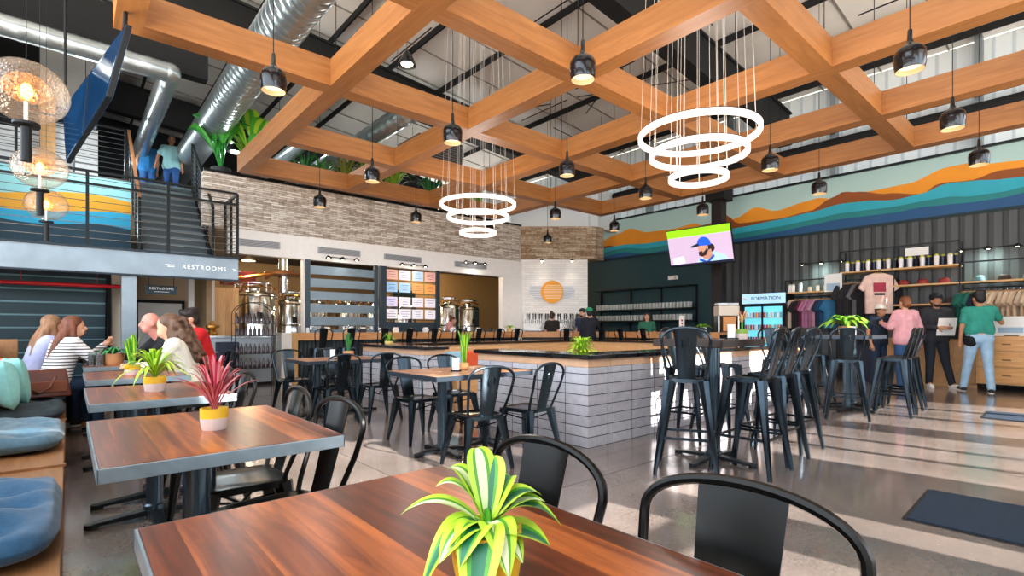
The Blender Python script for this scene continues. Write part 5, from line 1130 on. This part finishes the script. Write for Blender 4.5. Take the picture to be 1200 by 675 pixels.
# cabinets
t=thing('oak_cabinet','low oak cabinet behind the man in the black cap','cabinet',(13.45,2.3,0)); MB().box(-.12,.3,-.75,.75,0,.9).build('case',OAKZ,t,smooth=False)
MB().box(-.16,.32,-.78,.78,.9,.94).build('cabinet_top',OAK,t,smooth=False)
for y in (-.56,-.19,.19,.56): MB().box(-.14,-.12,y-.17,y+.17,.06,.86).build('door',mat('oak door','#c99a68',.5,noise=.08),t,smooth=False,bevel=.006)
t=thing('drawer_chest','oak chest of wide drawers on castors at the right edge','chest',(13.25,.75,0)); MB().box(-.25,.35,-.75,.78,.12,1.02).build('case',OAK,t,smooth=False)
for z in (.16,.45,.74):
    d=MB().box(-.275,-.25,-.72,.74,z,z+.26).build('drawer',wood('drawer front','#b06f34','#d79a58','#e9bb80','y',.0,.4,.9),t,smooth=False,bevel=.004)
    b=MB(); [b.obox((-.285,y,z+.13),(.02,.12,.02)) for y in (-.36,.36)]; b.build('pull',mat('brown pull','#8a5a30',.5),d,smooth=False)
for x,y in ((-.2,-.65),(-.2,.68),(.28,-.65),(.28,.68)):
    t2=MB(); t2.cyl((x,y-.02,.05),(x,y+.02,.05),.05,n=16); t2.box(x-.02,x+.02,y-.03,y+.03,.06,.12); t2.build('castor',MATTE,t)
t=thing('counter_sign','white sign with pale blue print on the drawer chest','sign',(13.05,1.05,1.02),radians(-5)); MB().box(-.01,.01,-.22,.24,0,.36).build('board',WHITE,t,smooth=False); MB().box(-.014,-.01,-.16,.18,.06,.16).build('print',mat('pale picture','#9fb9cf',.5),t,smooth=False); MB().box(-.05,.05,-.1,.1,0,.012).build('foot',MATTE,t,smooth=False)
t=thing('black_bin','black crate on the floor under the middle display','crate',(13.55,3.45,0)); MB().box(-.2,.25,-.4,.4,0,.8).build('crate_box',mat('navy crate','#171f33',.6),t,smooth=False,bevel=.01); MB().box(-.21,.26,-.41,.41,.8,.83).build('rim',MATTE,t,smooth=False)
# ================================================================== bottle rack and crates at left
t=thing('bottle_rack','arched black wire rack with four rows of dark bottles','rack',(2.72,10.75,0),radians(0)); b=MB()
for x in (-.36,.36):
    for y in (-.14,.14): b.cyl((x,y,0),(x,y,1.42),.008,n=6)
for y in (-.14,.14): b.tube([(.36*cos(pi*i/12),y,1.42+.24*sin(pi*i/12)) for i in range(13)],.008,6)
b.build('wire_frame',BLK,t)
for i,z in enumerate((.40,.68,1.02,1.26)): MB().box(-.36,.36,-.14,.14,z-.012,z).build('shelf',BLK,t,smooth=False)
k0=None
for row,z in enumerate((.40,.68,1.02,1.26)):
    for i in range(9):
        x=2.72-.31+.0775*i
        if k0 is None: k0=MB().lathe([(.001,0),(.03,0),(.031,.11),(.012,.15),(.012,.19),(.001,.19)],n=10).build('dark_bottle',mat('dark bottle','#2a0f14',.15)); o=k0
        else: o=k0.copy(); COL.objects.link(o)
        o.location=(x,10.70,z+.001); tag(o,'dark bottle in '+['the lowest row','the second row up','the third row up','the top row'][row]+' of the arched wire rack, '+ordl(i,9,'bottle'),'bottle','dark bottles in the wire rack')
t=thing('stacked_crates','dark blue stacked crates standing by the service counter','crates',(2.3,10.95,0))
for k in range(3): MB().box(-.17,.17,-.17,.17,.32+.2*k,.5+.2*k).build('crate',mat('navy crate','#171f33',.6),t,smooth=False,bevel=.01)
MB().box(-.19,.19,-.19,.19,0,.31).build('white_base',mat('pale blue grey panel','#a8b2ba',.45),t,smooth=False)
t=thing('brass_kettle','small brass urn on the service counter','urn',(2.15,11.5,1.02)); MB().lathe([(.08,0),(.1,.04),(.06,.1),(.14,.16),(.14,.2),(.05,.22),(.03,.28),(.001,.29)],n=20).build('urn_body',mat('brass','#a8793c',.3,.9),t)
# odds and ends on the bars
r=random.Random(12)
for i in range(14):
    x=3.9+.42*i; c=r.choice(['#e8e6e0','#2a2a2e','#c9b08a','#d4dce2']); t=thing('napkin_caddy' if i%2 else 'condiment_jar','small '+('caddy' if i%2 else 'jar')+' on the long back bar, '+ordl(i,14,'of the line of small things'),'caddy' if i%2 else 'jar',(x,11.2,1.07),0,'small things along the long bar')
    if i%2: MB().box(-.07,.07,-.04,.04,0,.09).build('box',mat('bar item '+c,c,.5),t,smooth=False,bevel=.005); MB().box(-.05,.05,-.03,.03,.09,.12).build('napkins',WHITE,t,smooth=False)
    else: MB().cyl((0,0,0),(0,0,.11),.035,.03,12).build('jar_body',mat('bar item '+c,c,.4),t); MB().cyl((0,0,.11),(0,0,.13),.031,.028,12).build('lid',MATTE,t)
# upper floor planting
POTD=mat('dark planter','#2a2f33',.6)
def bigplant(label,loc,kind,s,seed,n=26,cols=None):
    r=random.Random(seed); t=thing('planter_palm',label,'plant',loc); pot(t,.2,.3,POTD)
    for i in range(n):
        az=2*pi*i*.382+r.uniform(-.3,.3); b=MB()
        if kind=='banana': 
            hgt=s*(.45+.75*r.random()); b.tube([(0,0,.25),(.12*cos(az),.12*sin(az),.25+hgt*.7)],[.016,.008],5); b.mi=[0]*len(b.f); leaf(b,(.12*cos(az),.12*sin(az),.25+hgt*.65),az,s*.46,.36*s,s*.46,s*.08,(0,1,0,1),.25,9)
        else: leaf(b,(0,0,.26),az,s*(.35+.35*r.random()),.045*s,s*(1.05-.4*r.random()),s*(.1+.2*r.random()),(0,1,0),.3,10)
        b.build('leaf',cols or [LG,LY],t,angle=180)
BGR=[mat('banana leaf green','#2f8f3c',.35,noise=.15),mat('banana leaf light','#4fae3a',.35)]
bigplant('tall broad leaved banana plant beside the stair, left one',(2.55,12.75,4.4),'banana',1.15,1,13,BGR)
bigplant('tall broad leaved banana plant beside the stair, right one with lighter leaves',(3.15,12.7,4.4),'banana',1.1,2,12,[MC['banana leaf light'],LY])
for i,(x,s,c) in enumerate(((4.35,.9,[LD,LG]),(4.75,.8,[LG,LD]),(5.3,1.0,[mat('olive leaf','#7d8f2c',.5),mat('reddish leaf','#6d4a2a',.5)]),(6.1,1.15,[LY,LG]),(6.7,1.0,[LY,LG]),(7.9,1.1,[LD,LG]),(8.4,.9,[LG,LD]),(8.9,1.0,[LY,LG]),(9.5,.8,[LG,LY]))):
    bigplant('leafy plant behind the stone band on the upper floor, '+ordl(i,9,'of the line'),(x,12.65,4.4),'palm',s,20+i,34,c)
for x,y,z,l in ((.25,12.6,5.0,'small black lamp over the landing, higher one'),(.3,15.5,5.2,'small black lamp over the landing, lower one'),(3.0,13.5,5.35,'small black lamp behind the nearest pendant'),(4.9,8.7,6.2,'small black lamp close under the roof, seen through the grid'),(5.2,14.2,6.3,'black lamp added to light the upper planting, left one'),(8.2,14.2,6.3,'black lamp added to light the upper planting, right one')):  # last two lamps are added to brighten the upper planting
    t=thing('small_pendant_lamp',l,'pendant lamp',(x,y,z)); MB().lathe([(.02,.3),(.05,.25),(.1,.18),(.16,.06),(.17,0),(.15,.0)],n=20).build('lamp_shade',SHADE,t); MB().ell((0,0,.03),(.12,.12,.04)).build('lens',LENS,t); MB().cyl((0,0,.3),(0,0,roofz(x)-z-.1),.006,n=5).build('cord',MATTE,t); bulb_light(t,-.05,12 if y < 10 else 110,(.9,.97,1),.1)

# ================================================================== people
def evalmesh(b, voxel, smooth=4):
    me = bpy.data.meshes.new('tmp'); me.from_pydata(b.v,[],b.f); fixn(me); o = bpy.data.objects.new('tmp',me); COL.objects.link(o)
    m = o.modifiers.new('r','REMESH'); m.mode='VOXEL'; m.voxel_size=voxel; s = o.modifiers.new('s','SMOOTH'); s.iterations=smooth; s.factor=.5
    dg = bpy.context.evaluated_depsgraph_get(); r = bpy.data.meshes.new_from_object(o.evaluated_get(dg)); bpy.data.objects.remove(o)
    return r
def meshobj(name, me, m, parent):
    me.name = name; me.materials.clear(); [me.materials.append(q) for q in (m if isinstance(m,list) else [m])]
    me.polygons.foreach_set('use_smooth',[True]*len(me.polygons)); o = bpy.data.objects.new(name,me); COL.objects.link(o); o.parent = parent; return o
SKINS = {'light':'#d9a688','tan':'#b98463','pink':'#d88f80','brown':'#8f5d43'}
def person(label, loc, rz, H=1.75, skin='light', top='#888888', sleeves='short', bottom='#223344', shoes='#222222', hair=('#2b1a14','short'), cap=None, J=None, vox=.016, build=1.0, face=True, topmat=None, look=0, nod=0, feet=True, wide=1.0, crop=False):
    t = thing('person', label, 'person', loc, rz); k = H/1.75
    j = dict(pelvis=(0,0,.95),chest=(0,0,1.30),neck=(0,0,1.47),head=(0,.015,1.61),shL=(-.175,0,1.41),shR=(.175,0,1.41),elL=(-.23,-.02,1.13),elR=(.23,-.02,1.13),wrL=(-.24,.07,.88),wrR=(.24,.07,.88),
        hipL=(-.09,0,.92),hipR=(.09,0,.92),knL=(-.1,.02,.50),knR=(.1,.02,.50),anL=(-.1,-.02,.08),anR=(.1,-.02,.08),toL=(-.12,.13,.03),toR=(.12,.13,.03))
    if J: j.update(J)
    j = {a:V(p)*k for a,p in j.items()}; B = build; SM = mat('skin '+skin, SKINS[skin], .5, noise=.04)
    hd = j['head']; R3 = (Matrix.Rotation(look,3,'Z') @ Matrix.Rotation(nod,3,'X'))
    b = MB()
    def limb(b,a,c,r0,r1,e=0): b.cone(j[a],(r0+e)*k,j[c],(r1+e)*k,12)
    def torso(b,e=0,low=True):
        up = V((0,0,1))
        for s,sh,hp in ((-1,'shL','hipL'),(1,'shR','hipR')):
            m_ = (j[sh]+j[hp])/2*.5+(j['pelvis']+j['chest'])/2*.5
            b.cone(j[sh]*.72+j['chest']*.28,(.085*B+e)*k,m_,(.092*B+e)*k); b.cone(m_,(.092*B+e)*k,j[hp],(.105*B+e)*k)
        b.cone(j['chest'],(.115*B+e)*k,j['pelvis'],(.115*B+e)*k); b.cone(j['shL'],(.06+e)*k,j['shR'],(.06+e)*k)
    torso(b)
    for s in 'LR':
        limb(b,'sh'+s,'el'+s,.052*B,.040*B); limb(b,'el'+s,'wr'+s,.040*B,.026)
        limb(b,'hip'+s,'kn'+s,.090*B,.058*B); limb(b,'kn'+s,'an'+s,.056*B,.036)
        if feet: limb(b,'an'+s,'to'+s,.04,.028)
    b.cone(j['chest']*.3+j['neck']*.7,.055*k,hd-V((0,0,.06))*k,.05*k)
    b.ell(hd+R3@V((0,-.005,.025))*k,(.078*k,.095*k,.105*k),M=R3); b.ell(hd+R3@V((0,.03,-.055))*k,(.055*k,.062*k,.055*k),M=R3)
    nb = MB()
    if face:
        b.cone(hd+R3@V((0,.09,.02))*k,.010*k,hd+R3@V((0,.112,-.02))*k,.015*k)
        for s in (-1,1): b.ell(hd+R3@V((s*.08,-.005,.0))*k,(.012*k,.02*k,.032*k),M=R3)
    me = evalmesh(b,vox); h = MB(); 
    h.v = [tuple(v.co) for v in me.vertices]; h.f = [list(p.vertices) for p in me.polygons]; h.mi=[0]*len(h.f)
    for s in 'LR':
        w = j['wr'+s]; d = (w-j['el'+s]).normalized(); side = d.cross(V((0,1,0) if abs(d.y)<.8 else (0,0,1))).normalized()*(1 if s=='L' else -1); fw = side.cross(d)
        h.cone(w,.026*k,w+d*.075*k,.034*k,10); 
        for i,(o_,l_) in enumerate(((-.027,.066),(-.009,.076),(.009,.07),(.026,.054))):
            p0 = w+d*.085*k+fw*o_*k; h.tube([p0,p0+(d*.5*l_)*k,p0+(d*.9*l_-side*.22*l_*(-1))*k],[.010*k,.009*k,.0065*k],6)
        p0 = w+d*.03*k+fw*.03*k; h.tube([p0,p0+(d*.02+fw*.028)*k,p0+(d*.055+fw*.036)*k],[.012*k,.011*k,.008*k],6)
    o = h.build('body',SM,t,angle=180)
    # clothing
    TM = topmat or mat('top '+top, top, .85, noise=.08, nscale=14); c = MB()
    if crop:
        keep = {q_:j[q_].copy() for q_ in ('hipL','hipR','pelvis')}
        for q_ in keep: j[q_] = keep[q_]+V((0,0,.15))*k
    torso(c,.024)
    if crop: j.update(keep)
    c.cone(j['chest']*.55+j['neck']*.45,.075*k,j['chest'],.128*k*B)
    for s in 'LR':
        if sleeves=='long': limb(c,'sh'+s,'el'+s,.056*B,.046*B,.014); limb(c,'el'+s,'wr'+s,.044*B,.032,.012)
        elif sleeves=='short': c.cone(j['sh'+s],(.058*B+.016)*k,j['sh'+s]*.42+j['el'+s]*.58,(.050*B+.02)*k)
    meshobj('top',evalmesh(c,vox*.95,3),TM,t)
    BM_ = mat('bottom '+bottom, bottom, .85, noise=.15, nscale=8); c = MB(); e=.010
    c.cone(j['pelvis']-V((0,0,.02))*k,(.113*B+e)*k,(j['hipL']+j['hipR'])/2,(.113*B+e)*k); c.cone(j['hipL'],(.105*B+e)*k,j['hipR'],(.105*B+e)*k)
    if crop: c.cone(j['pelvis'],(.118*B+e)*k,j['pelvis']+V((0,0,.06))*k,(.105*B+e)*k); c.cone(j['hipL'],(.105*B+e)*k,j['hipL']+V((.01,0,.10))*k,(.095*B+e)*k); c.cone(j['hipR'],(.105*B+e)*k,j['hipR']+V((-.01,0,.10))*k,(.095*B+e)*k)
    for s in 'LR': limb(c,'hip'+s,'kn'+s,.092*B,.062*B,e); limb(c,'kn'+s,'an'+s,.060*B,.046*wide,e)
    meshobj('trousers',evalmesh(c,vox*.95,3),BM_,t)
    if feet:
        for s in 'LR':
            c = MB(); a_,q=j['an'+s],j['to'+s]; c.cone(a_-V((0,0,.035))*k,.048*k,q+V((0,0,.008))*k,.036*k); d=(q-a_); d.z=0; d=d.normalized(); c.cone(a_-V((0,0,.04))*k-d*.03*k,.04*k,a_,.045*k)
            meshobj('shoe',evalmesh(c,.010,3),mat('shoe '+shoes,shoes,.6),t)
            z_=min(a_.z,q.z)-.03*k; sl=MB(); n_=V((-d.y,d.x,0)); P=[]
            for i in range(16):
                an=2*pi*i/16; cc_=(a_+q)/2; P.append((cc_.x+d.x*.135*k*cos(an)+n_.x*.042*k*sin(an), cc_.y+d.y*.135*k*cos(an)+n_.y*.042*k*sin(an)))
            sl.prism(P,max(0,z_),max(0,z_)+.022); sl.build('sole',WHITE,t,smooth=False)
    if hair:
        hc,kind = hair; HM = mat('hair '+hc,hc,.55,noise=.35,nscale=30,bump=.5,bscale=60,stretch=(1,1,.15)); c = MB()
        def at(x,y,z): return hd+R3@V((x,y,z))*k
        c.ell(at(0,-.02,.05),(.09*k,.10*k,.092*k),M=R3); c.ell(at(0,-.045,.0),(.082*k,.07*k,.09*k),M=R3)
        if kind=='long':
            for s in (-1,-.3,.3,1): c.cone(at(s*.05,-.05,.0),.055*k,at(s*.07,-.13,-.16),.058*k); c.cone(at(s*.07,-.13,-.16),.058*k,at(s*.09,-.20,-.33),.035*k)
            for s in (-1,1): c.cone(at(s*.075,-.01,.02),.03*k,at(s*.095,.0,-.24),.03*k)
        if kind=='bun': c.ell(at(0,-.07,.13),.05*k)
        if kind=='pony': c.cone(at(0,-.1,.05),.04*k,at(0,-.13,-.15),.025*k)
        if kind=='curly':
            r=random.Random(4); c.cone(at(0,-.05,.0),.085*k,at(0,-.16,-.30),.12*k)
            for i in range(110): a=r.uniform(0,2*pi); u=r.random(); z=.1-.48*u; w_=.09+.06*u; c.ell(at(w_*cos(a),-.05-.16*u+w_*.8*min(.5,sin(a))-.02,z),.028*k,8,6)
        if kind=='curlshort':
            r=random.Random(4)
            for i in range(22): a=r.uniform(0,2*pi); c.ell(at(.07*cos(a),-.02+.08*sin(a),.09+r.uniform(-.02,.03)),.032*k,8,6)
        if kind=='beardshort' or kind=='beard': 
            q=MB(); q.ell(at(0,.045,-.075),(.055*k,.045*k,.04*k),M=R3); meshobj('beard',evalmesh(q,.009,2),HM,t)
        meshobj('hair',evalmesh(c,.012,2 if 'curl' in kind else 4),HM,t)
    if face:
        for s in (-1,1): MB().ell(hd+R3@V((s*.03,.088,.025))*k,(.011*k,.006*k,.006*k)).build('eye',mat('eye dark','#1e1512',.3),t)
        MB().ell(hd+R3@V((0,.093,-.055))*k,(.022*k,.006*k,.006*k)).build('mouth',mat('lips','#a3564c',.5),t)
    if cap:
        CM = mat('hat '+cap,cap,.8); c = MB(); c.lathe([(.1,.0),(.102,.03),(.09,.07),(.055,.1),(.001,.11)],n=20); q=bpy.data.objects
        T = Matrix.Translation(hd) @ R3.to_4x4(); c.v=[tuple(T@(V((x,y*1.08-.01,z+.055))*k)) for x,y,z in c.v]; c.build('cap',CM,t)
        c=MB(); P=[(.088*cos(a),.07+.10*sin(a)) for a in [pi*i/10 for i in range(11)]]; c.prism(P,.055,.064); c.v=[tuple(T@(V((x,y,z))*k)) for x,y,z in c.v]; c.build('cap_brim',CM,t,smooth=False)
    return t
F_=radians
# facing helper: person faces local +y ; rz rotates
person('person in a green top and pale blue jeans standing before the drawer chest',(12.45,1.42,0),F_(-65),1.84,'tan','#2f8f80','short','#9fc0dc','#20242a',('#1a1416','curlshort'),
  J=dict(shL=(-.17,0,1.40),elL=(-.23,.02,1.12),wrL=(-.24,.06,.88),elR=(.34,.12,1.2),wrR=(.30,.30,1.38),knL=(-.12,.1,.5),anL=(-.16,.18,.08),toL=(-.17,.34,.03),anR=(.12,-.12,.08),toR=(.16,.02,.03),knR=(.11,-.02,.5),head=(0,.03,1.61)),build=.98,vox=.013,nod=F_(-15),look=F_(20),crop=True)
bpy.data.objects['person']['tmp']=1
q=bpy.data.objects['person']; del q['tmp']; MB().ell((-.12,.02,.95),(.10,.14,.15),18,12).build('waist_jacket',mat('black jacket','#15171c',.9),q)
person('man in a black cap and dark grey long sleeve shirt holding white papers',(12.85,2.1,0),F_(125),1.84,'tan','#2f2f36','long','#1e2530','#e9e6e2',('#1f1714','beard'),cap='#15171b',
  J=dict(elL=(-.27,.02,1.14),wrL=(-.10,.26,1.12),elR=(.27,.02,1.14),wrR=(.10,.26,1.12),knL=(-.13,.05,.5),anL=(-.2,.12,.08),toL=(-.24,.26,.03)),vox=.013)
q=thing('paper_sheets','white paper sheets held by the man in the black cap','paper',(12.62,1.90,1.19),F_(125)); MB().obox((0,.0,0),(.3,.012,.34),0,F_(-15)).build('sheet',WHITE,q,smooth=False)
person('person in a pale pink shirt and dark jeans with brown hair, seen from behind',(12.2,2.45,0),F_(-35),1.79,'light','#e0a3ac','long','#2b4f7a','#1f2a3a',('#7d4a2c','short'),
  J=dict(elL=(-.26,.06,1.16),wrL=(-.22,.26,1.22),elR=(.27,-.03,1.12),wrR=(.30,.02,.86),head=(0,.02,1.61)),build=1.15,vox=.013,wide=1.4)
person('person in a white cap and navy shirt, beside the one in pink',(12.45,2.95,0),F_(150),1.68,'tan','#1d2a3f','short','#23344f','#2a2a2a',('#3a2a20','short'),cap='#e9e4da',
  J=dict(head=(0,.06,1.57),elL=(-.25,.05,1.15),wrL=(-.16,.22,1.25)),build=1.0)
# bar and brewery staff
person('bartender in a black top with a hair bun, before the tap wall',(10.95,10.75,0),F_(-75),1.66,'light','#1b1719','short','#222222','#222222',('#3a211a','bun'),vox=.02,face=True)
person('man in a dark cap and navy shirt behind the bar, by the taps',(11.75,10.25,0),F_(95),1.76,'light','#22304f','short','#222222','#222222',('#2a1c18','beard'),cap='#2b2625',vox=.02)
person('guest in a green cap and dark jacket seen from behind at the angled bar',(10.7,9.1,0),F_(-30),1.72,'light','#171a26','long','#20242c','#222222',('#1f1a1a','short'),cap='#1f8a68',vox=.02,face=False,J=dict(elR=(.3,.1,1.2),wrR=(.2,.2,1.42)))
person('person with long red hair and a green top behind the right part of the bar',(12.6,8.55,0),F_(120),1.62,'light','#2f6f56','short','#222222','#222222',('#4a1f1c','long'),vox=.02)
person('worker in a pink shirt bending near the brewing tanks at the right opening',(8.62,12.75,0),F_(-130),1.62,'light','#dca0a4','short','#333333','#222222',('#4a2a20','bun'),vox=.02,J=dict(head=(0,.10,1.52),neck=(0,.05,1.42)))
# booth couple
SEAT=dict(pelvis=(0,0,.58),hipL=(-.09,0,.56),hipR=(.09,0,.56),chest=(0,.10,.90),neck=(0,.16,1.07),head=(0,.20,1.20),shL=(-.17,.13,1.02),shR=(.17,.13,1.02),knL=(-.12,.40,.52),knR=(.12,.40,.52),anL=(-.13,.38,.10),anR=(.13,.38,.10),toL=(-.14,.53,.04),toR=(.14,.53,.04))
def seat(**kw): d=dict(SEAT); d.update(kw); return d
STR=stripes('striped shirt','#1f2430','#f0ecea',.034,.34,'z',.85,.1)
person('woman in a black and white striped shirt leaning on the farthest booth table',(-.13,7.42,0),F_(-70),1.70,'light','#ffffff','long','#1f3550','#9c5a34',('#6b3a24','long'),topmat=STR,
  J=seat(elL=(-.20,.42,.83),wrL=(-.05,.50,.98),elR=(.26,.33,.80),wrR=(.14,.52,.80),knL=(-.10,.36,.55),knR=(.10,.36,.55)),vox=.013,look=F_(-20))
person('person in a pale lilac shirt sitting behind the striped woman on the bench',(-.32,7.9,0),F_(-75),1.72,'light','#a9acd0','long','#2a3850','#333333',('#8a6448','long'),J=seat(elL=(-.2,.35,.80),wrL=(-.1,.5,.8),elR=(.22,.35,.82),wrR=(.1,.5,.8)))
# group at the booth tables, right side
person('woman in a white sweater with curly brown hair at the fourth booth table',(.90,5.75,0),F_(75),1.70,'light','#dfdccf','long','#2a2f3a','#333333',('#5f4433','curly'),J=seat(elL=(-.24,.3,.80),wrL=(-.1,.45,.82),elR=(.24,.3,.80),wrR=(.1,.45,.82)),vox=.013,face=False)
person('bald man in a dark shirt leaning over the farthest booth table',(.98,7.3,0),F_(100),1.76,'pink','#17181c','long','#222831','#222222',None,J=seat(head=(0,.26,1.20),neck=(0,.21,1.09),elL=(-.24,.32,.82),wrL=(-.06,.48,.83),elR=(.24,.32,.82),wrR=(.06,.48,.83)),vox=.014)
person('dark haired person in a red shirt sitting behind the bald man',(1.42,7.9,0),F_(95),1.86,'light','#c8191e','short','#6a7480','#222222',('#241a18','curlshort'),J=seat(elL=(-.22,.25,.88),wrL=(-.1,.42,.86),elR=(.24,.25,.88),wrR=(.12,.42,.85)),vox=.014,nod=F_(-15))
person('dark haired person half hidden behind the bald man',(1.15,8.45,0),F_(120),1.7,'tan','#3a3f46','short','#222222','#222222',('#181415','short'),J=seat())
for x,y in ((1.44,7.88),(1.15,8.45)): dup(chair0,(x,y,0),radians(95),'black metal cafe chair under the '+('person in red' if y<8 else 'half hidden dark haired person'),'cafe chairs along the booth tables')
# upper floor
person('person in a blue shirt and jeans seen from behind at the top of the stair',(1.55,16.2,4.4),F_(10),1.72,'light','#2a78b8','short','#2c5f9c','#222222',('#5a2f22','short'),vox=.02,face=False)
person('person in a white and teal top coming down at the top of the stair',(2.0,15.6,4.4),F_(170),1.7,'tan','#8fc4cc','short','#25508c','#dddddd',('#6b3a24','short'),vox=.02,J=dict(elR=(.3,.0,1.15),wrR=(.34,.1,.92),knL=(-.1,.2,.55),anL=(-.1,.1,.15)))
# ================================================================== light, world, camera
sun = bpy.data.lights.new('sun','SUN'); sun.energy = SUNP; sun.angle = radians(.6); sun.color = (1,.96,.89)
so = bpy.data.objects.new('sun',sun); COL.objects.link(so); el = radians(27); d = V((-.10*cos(el),.995*cos(el),-sin(el)))
so.rotation_euler = d.to_track_quat('-Z','Y').to_euler()
w = bpy.data.worlds.new('sky'); SC.world = w; w.use_nodes = True; bg = w.node_tree.nodes['Background']; bg.inputs[1].default_value = SKYP
_t = w.node_tree.nodes.new('ShaderNodeTexCoord'); _s = w.node_tree.nodes.new('ShaderNodeSeparateXYZ'); w.node_tree.links.new(_t.outputs['Generated'],_s.inputs[0])
_r = w.node_tree.nodes.new('ShaderNodeValToRGB'); _r.color_ramp.elements[0].position = .49; _r.color_ramp.elements[0].color = (1.5,1.38,1.22,1); _r.color_ramp.elements[1].position = .52; _r.color_ramp.elements[1].color = (.80,.90,1.0,1)
w.node_tree.links.new(math_n(w.node_tree,'MULTIPLY_ADD',_s.outputs[2],.5,.5),_r.inputs[0]); w.node_tree.links.new(_r.outputs[0],bg.inputs[0])
cam = bpy.data.cameras.new('camera'); co = bpy.data.objects.new('camera',cam); COL.objects.link(co); SC.camera = co
cam.sensor_width = 36; cam.lens = FOC/1200*36; cam.shift_y = (HOR-337.5)/1200; cam.clip_start = .05; cam.clip_end = 200
co.location = (0,0,CAMH); co.rotation_euler = (pi/2,0,YAW-pi/2)
SC.view_settings.view_transform = 'Standard'; SC.view_settings.look = 'None'; SC.view_settings.gamma = 1; SC.view_settings.use_curve_mapping = False
SC.view_settings.exposure = EXPO
SC.cycles.use_denoising = True; SC.cycles.max_bounces = 8; SC.cycles.diffuse_bounces = 5; SC.cycles.glossy_bounces = 4; SC.cycles.transmission_bounces = 8; SC.cycles.caustics_reflective = False; SC.cycles.caustics_refractive = False; SC.cycles.sample_clamp_indirect = 6
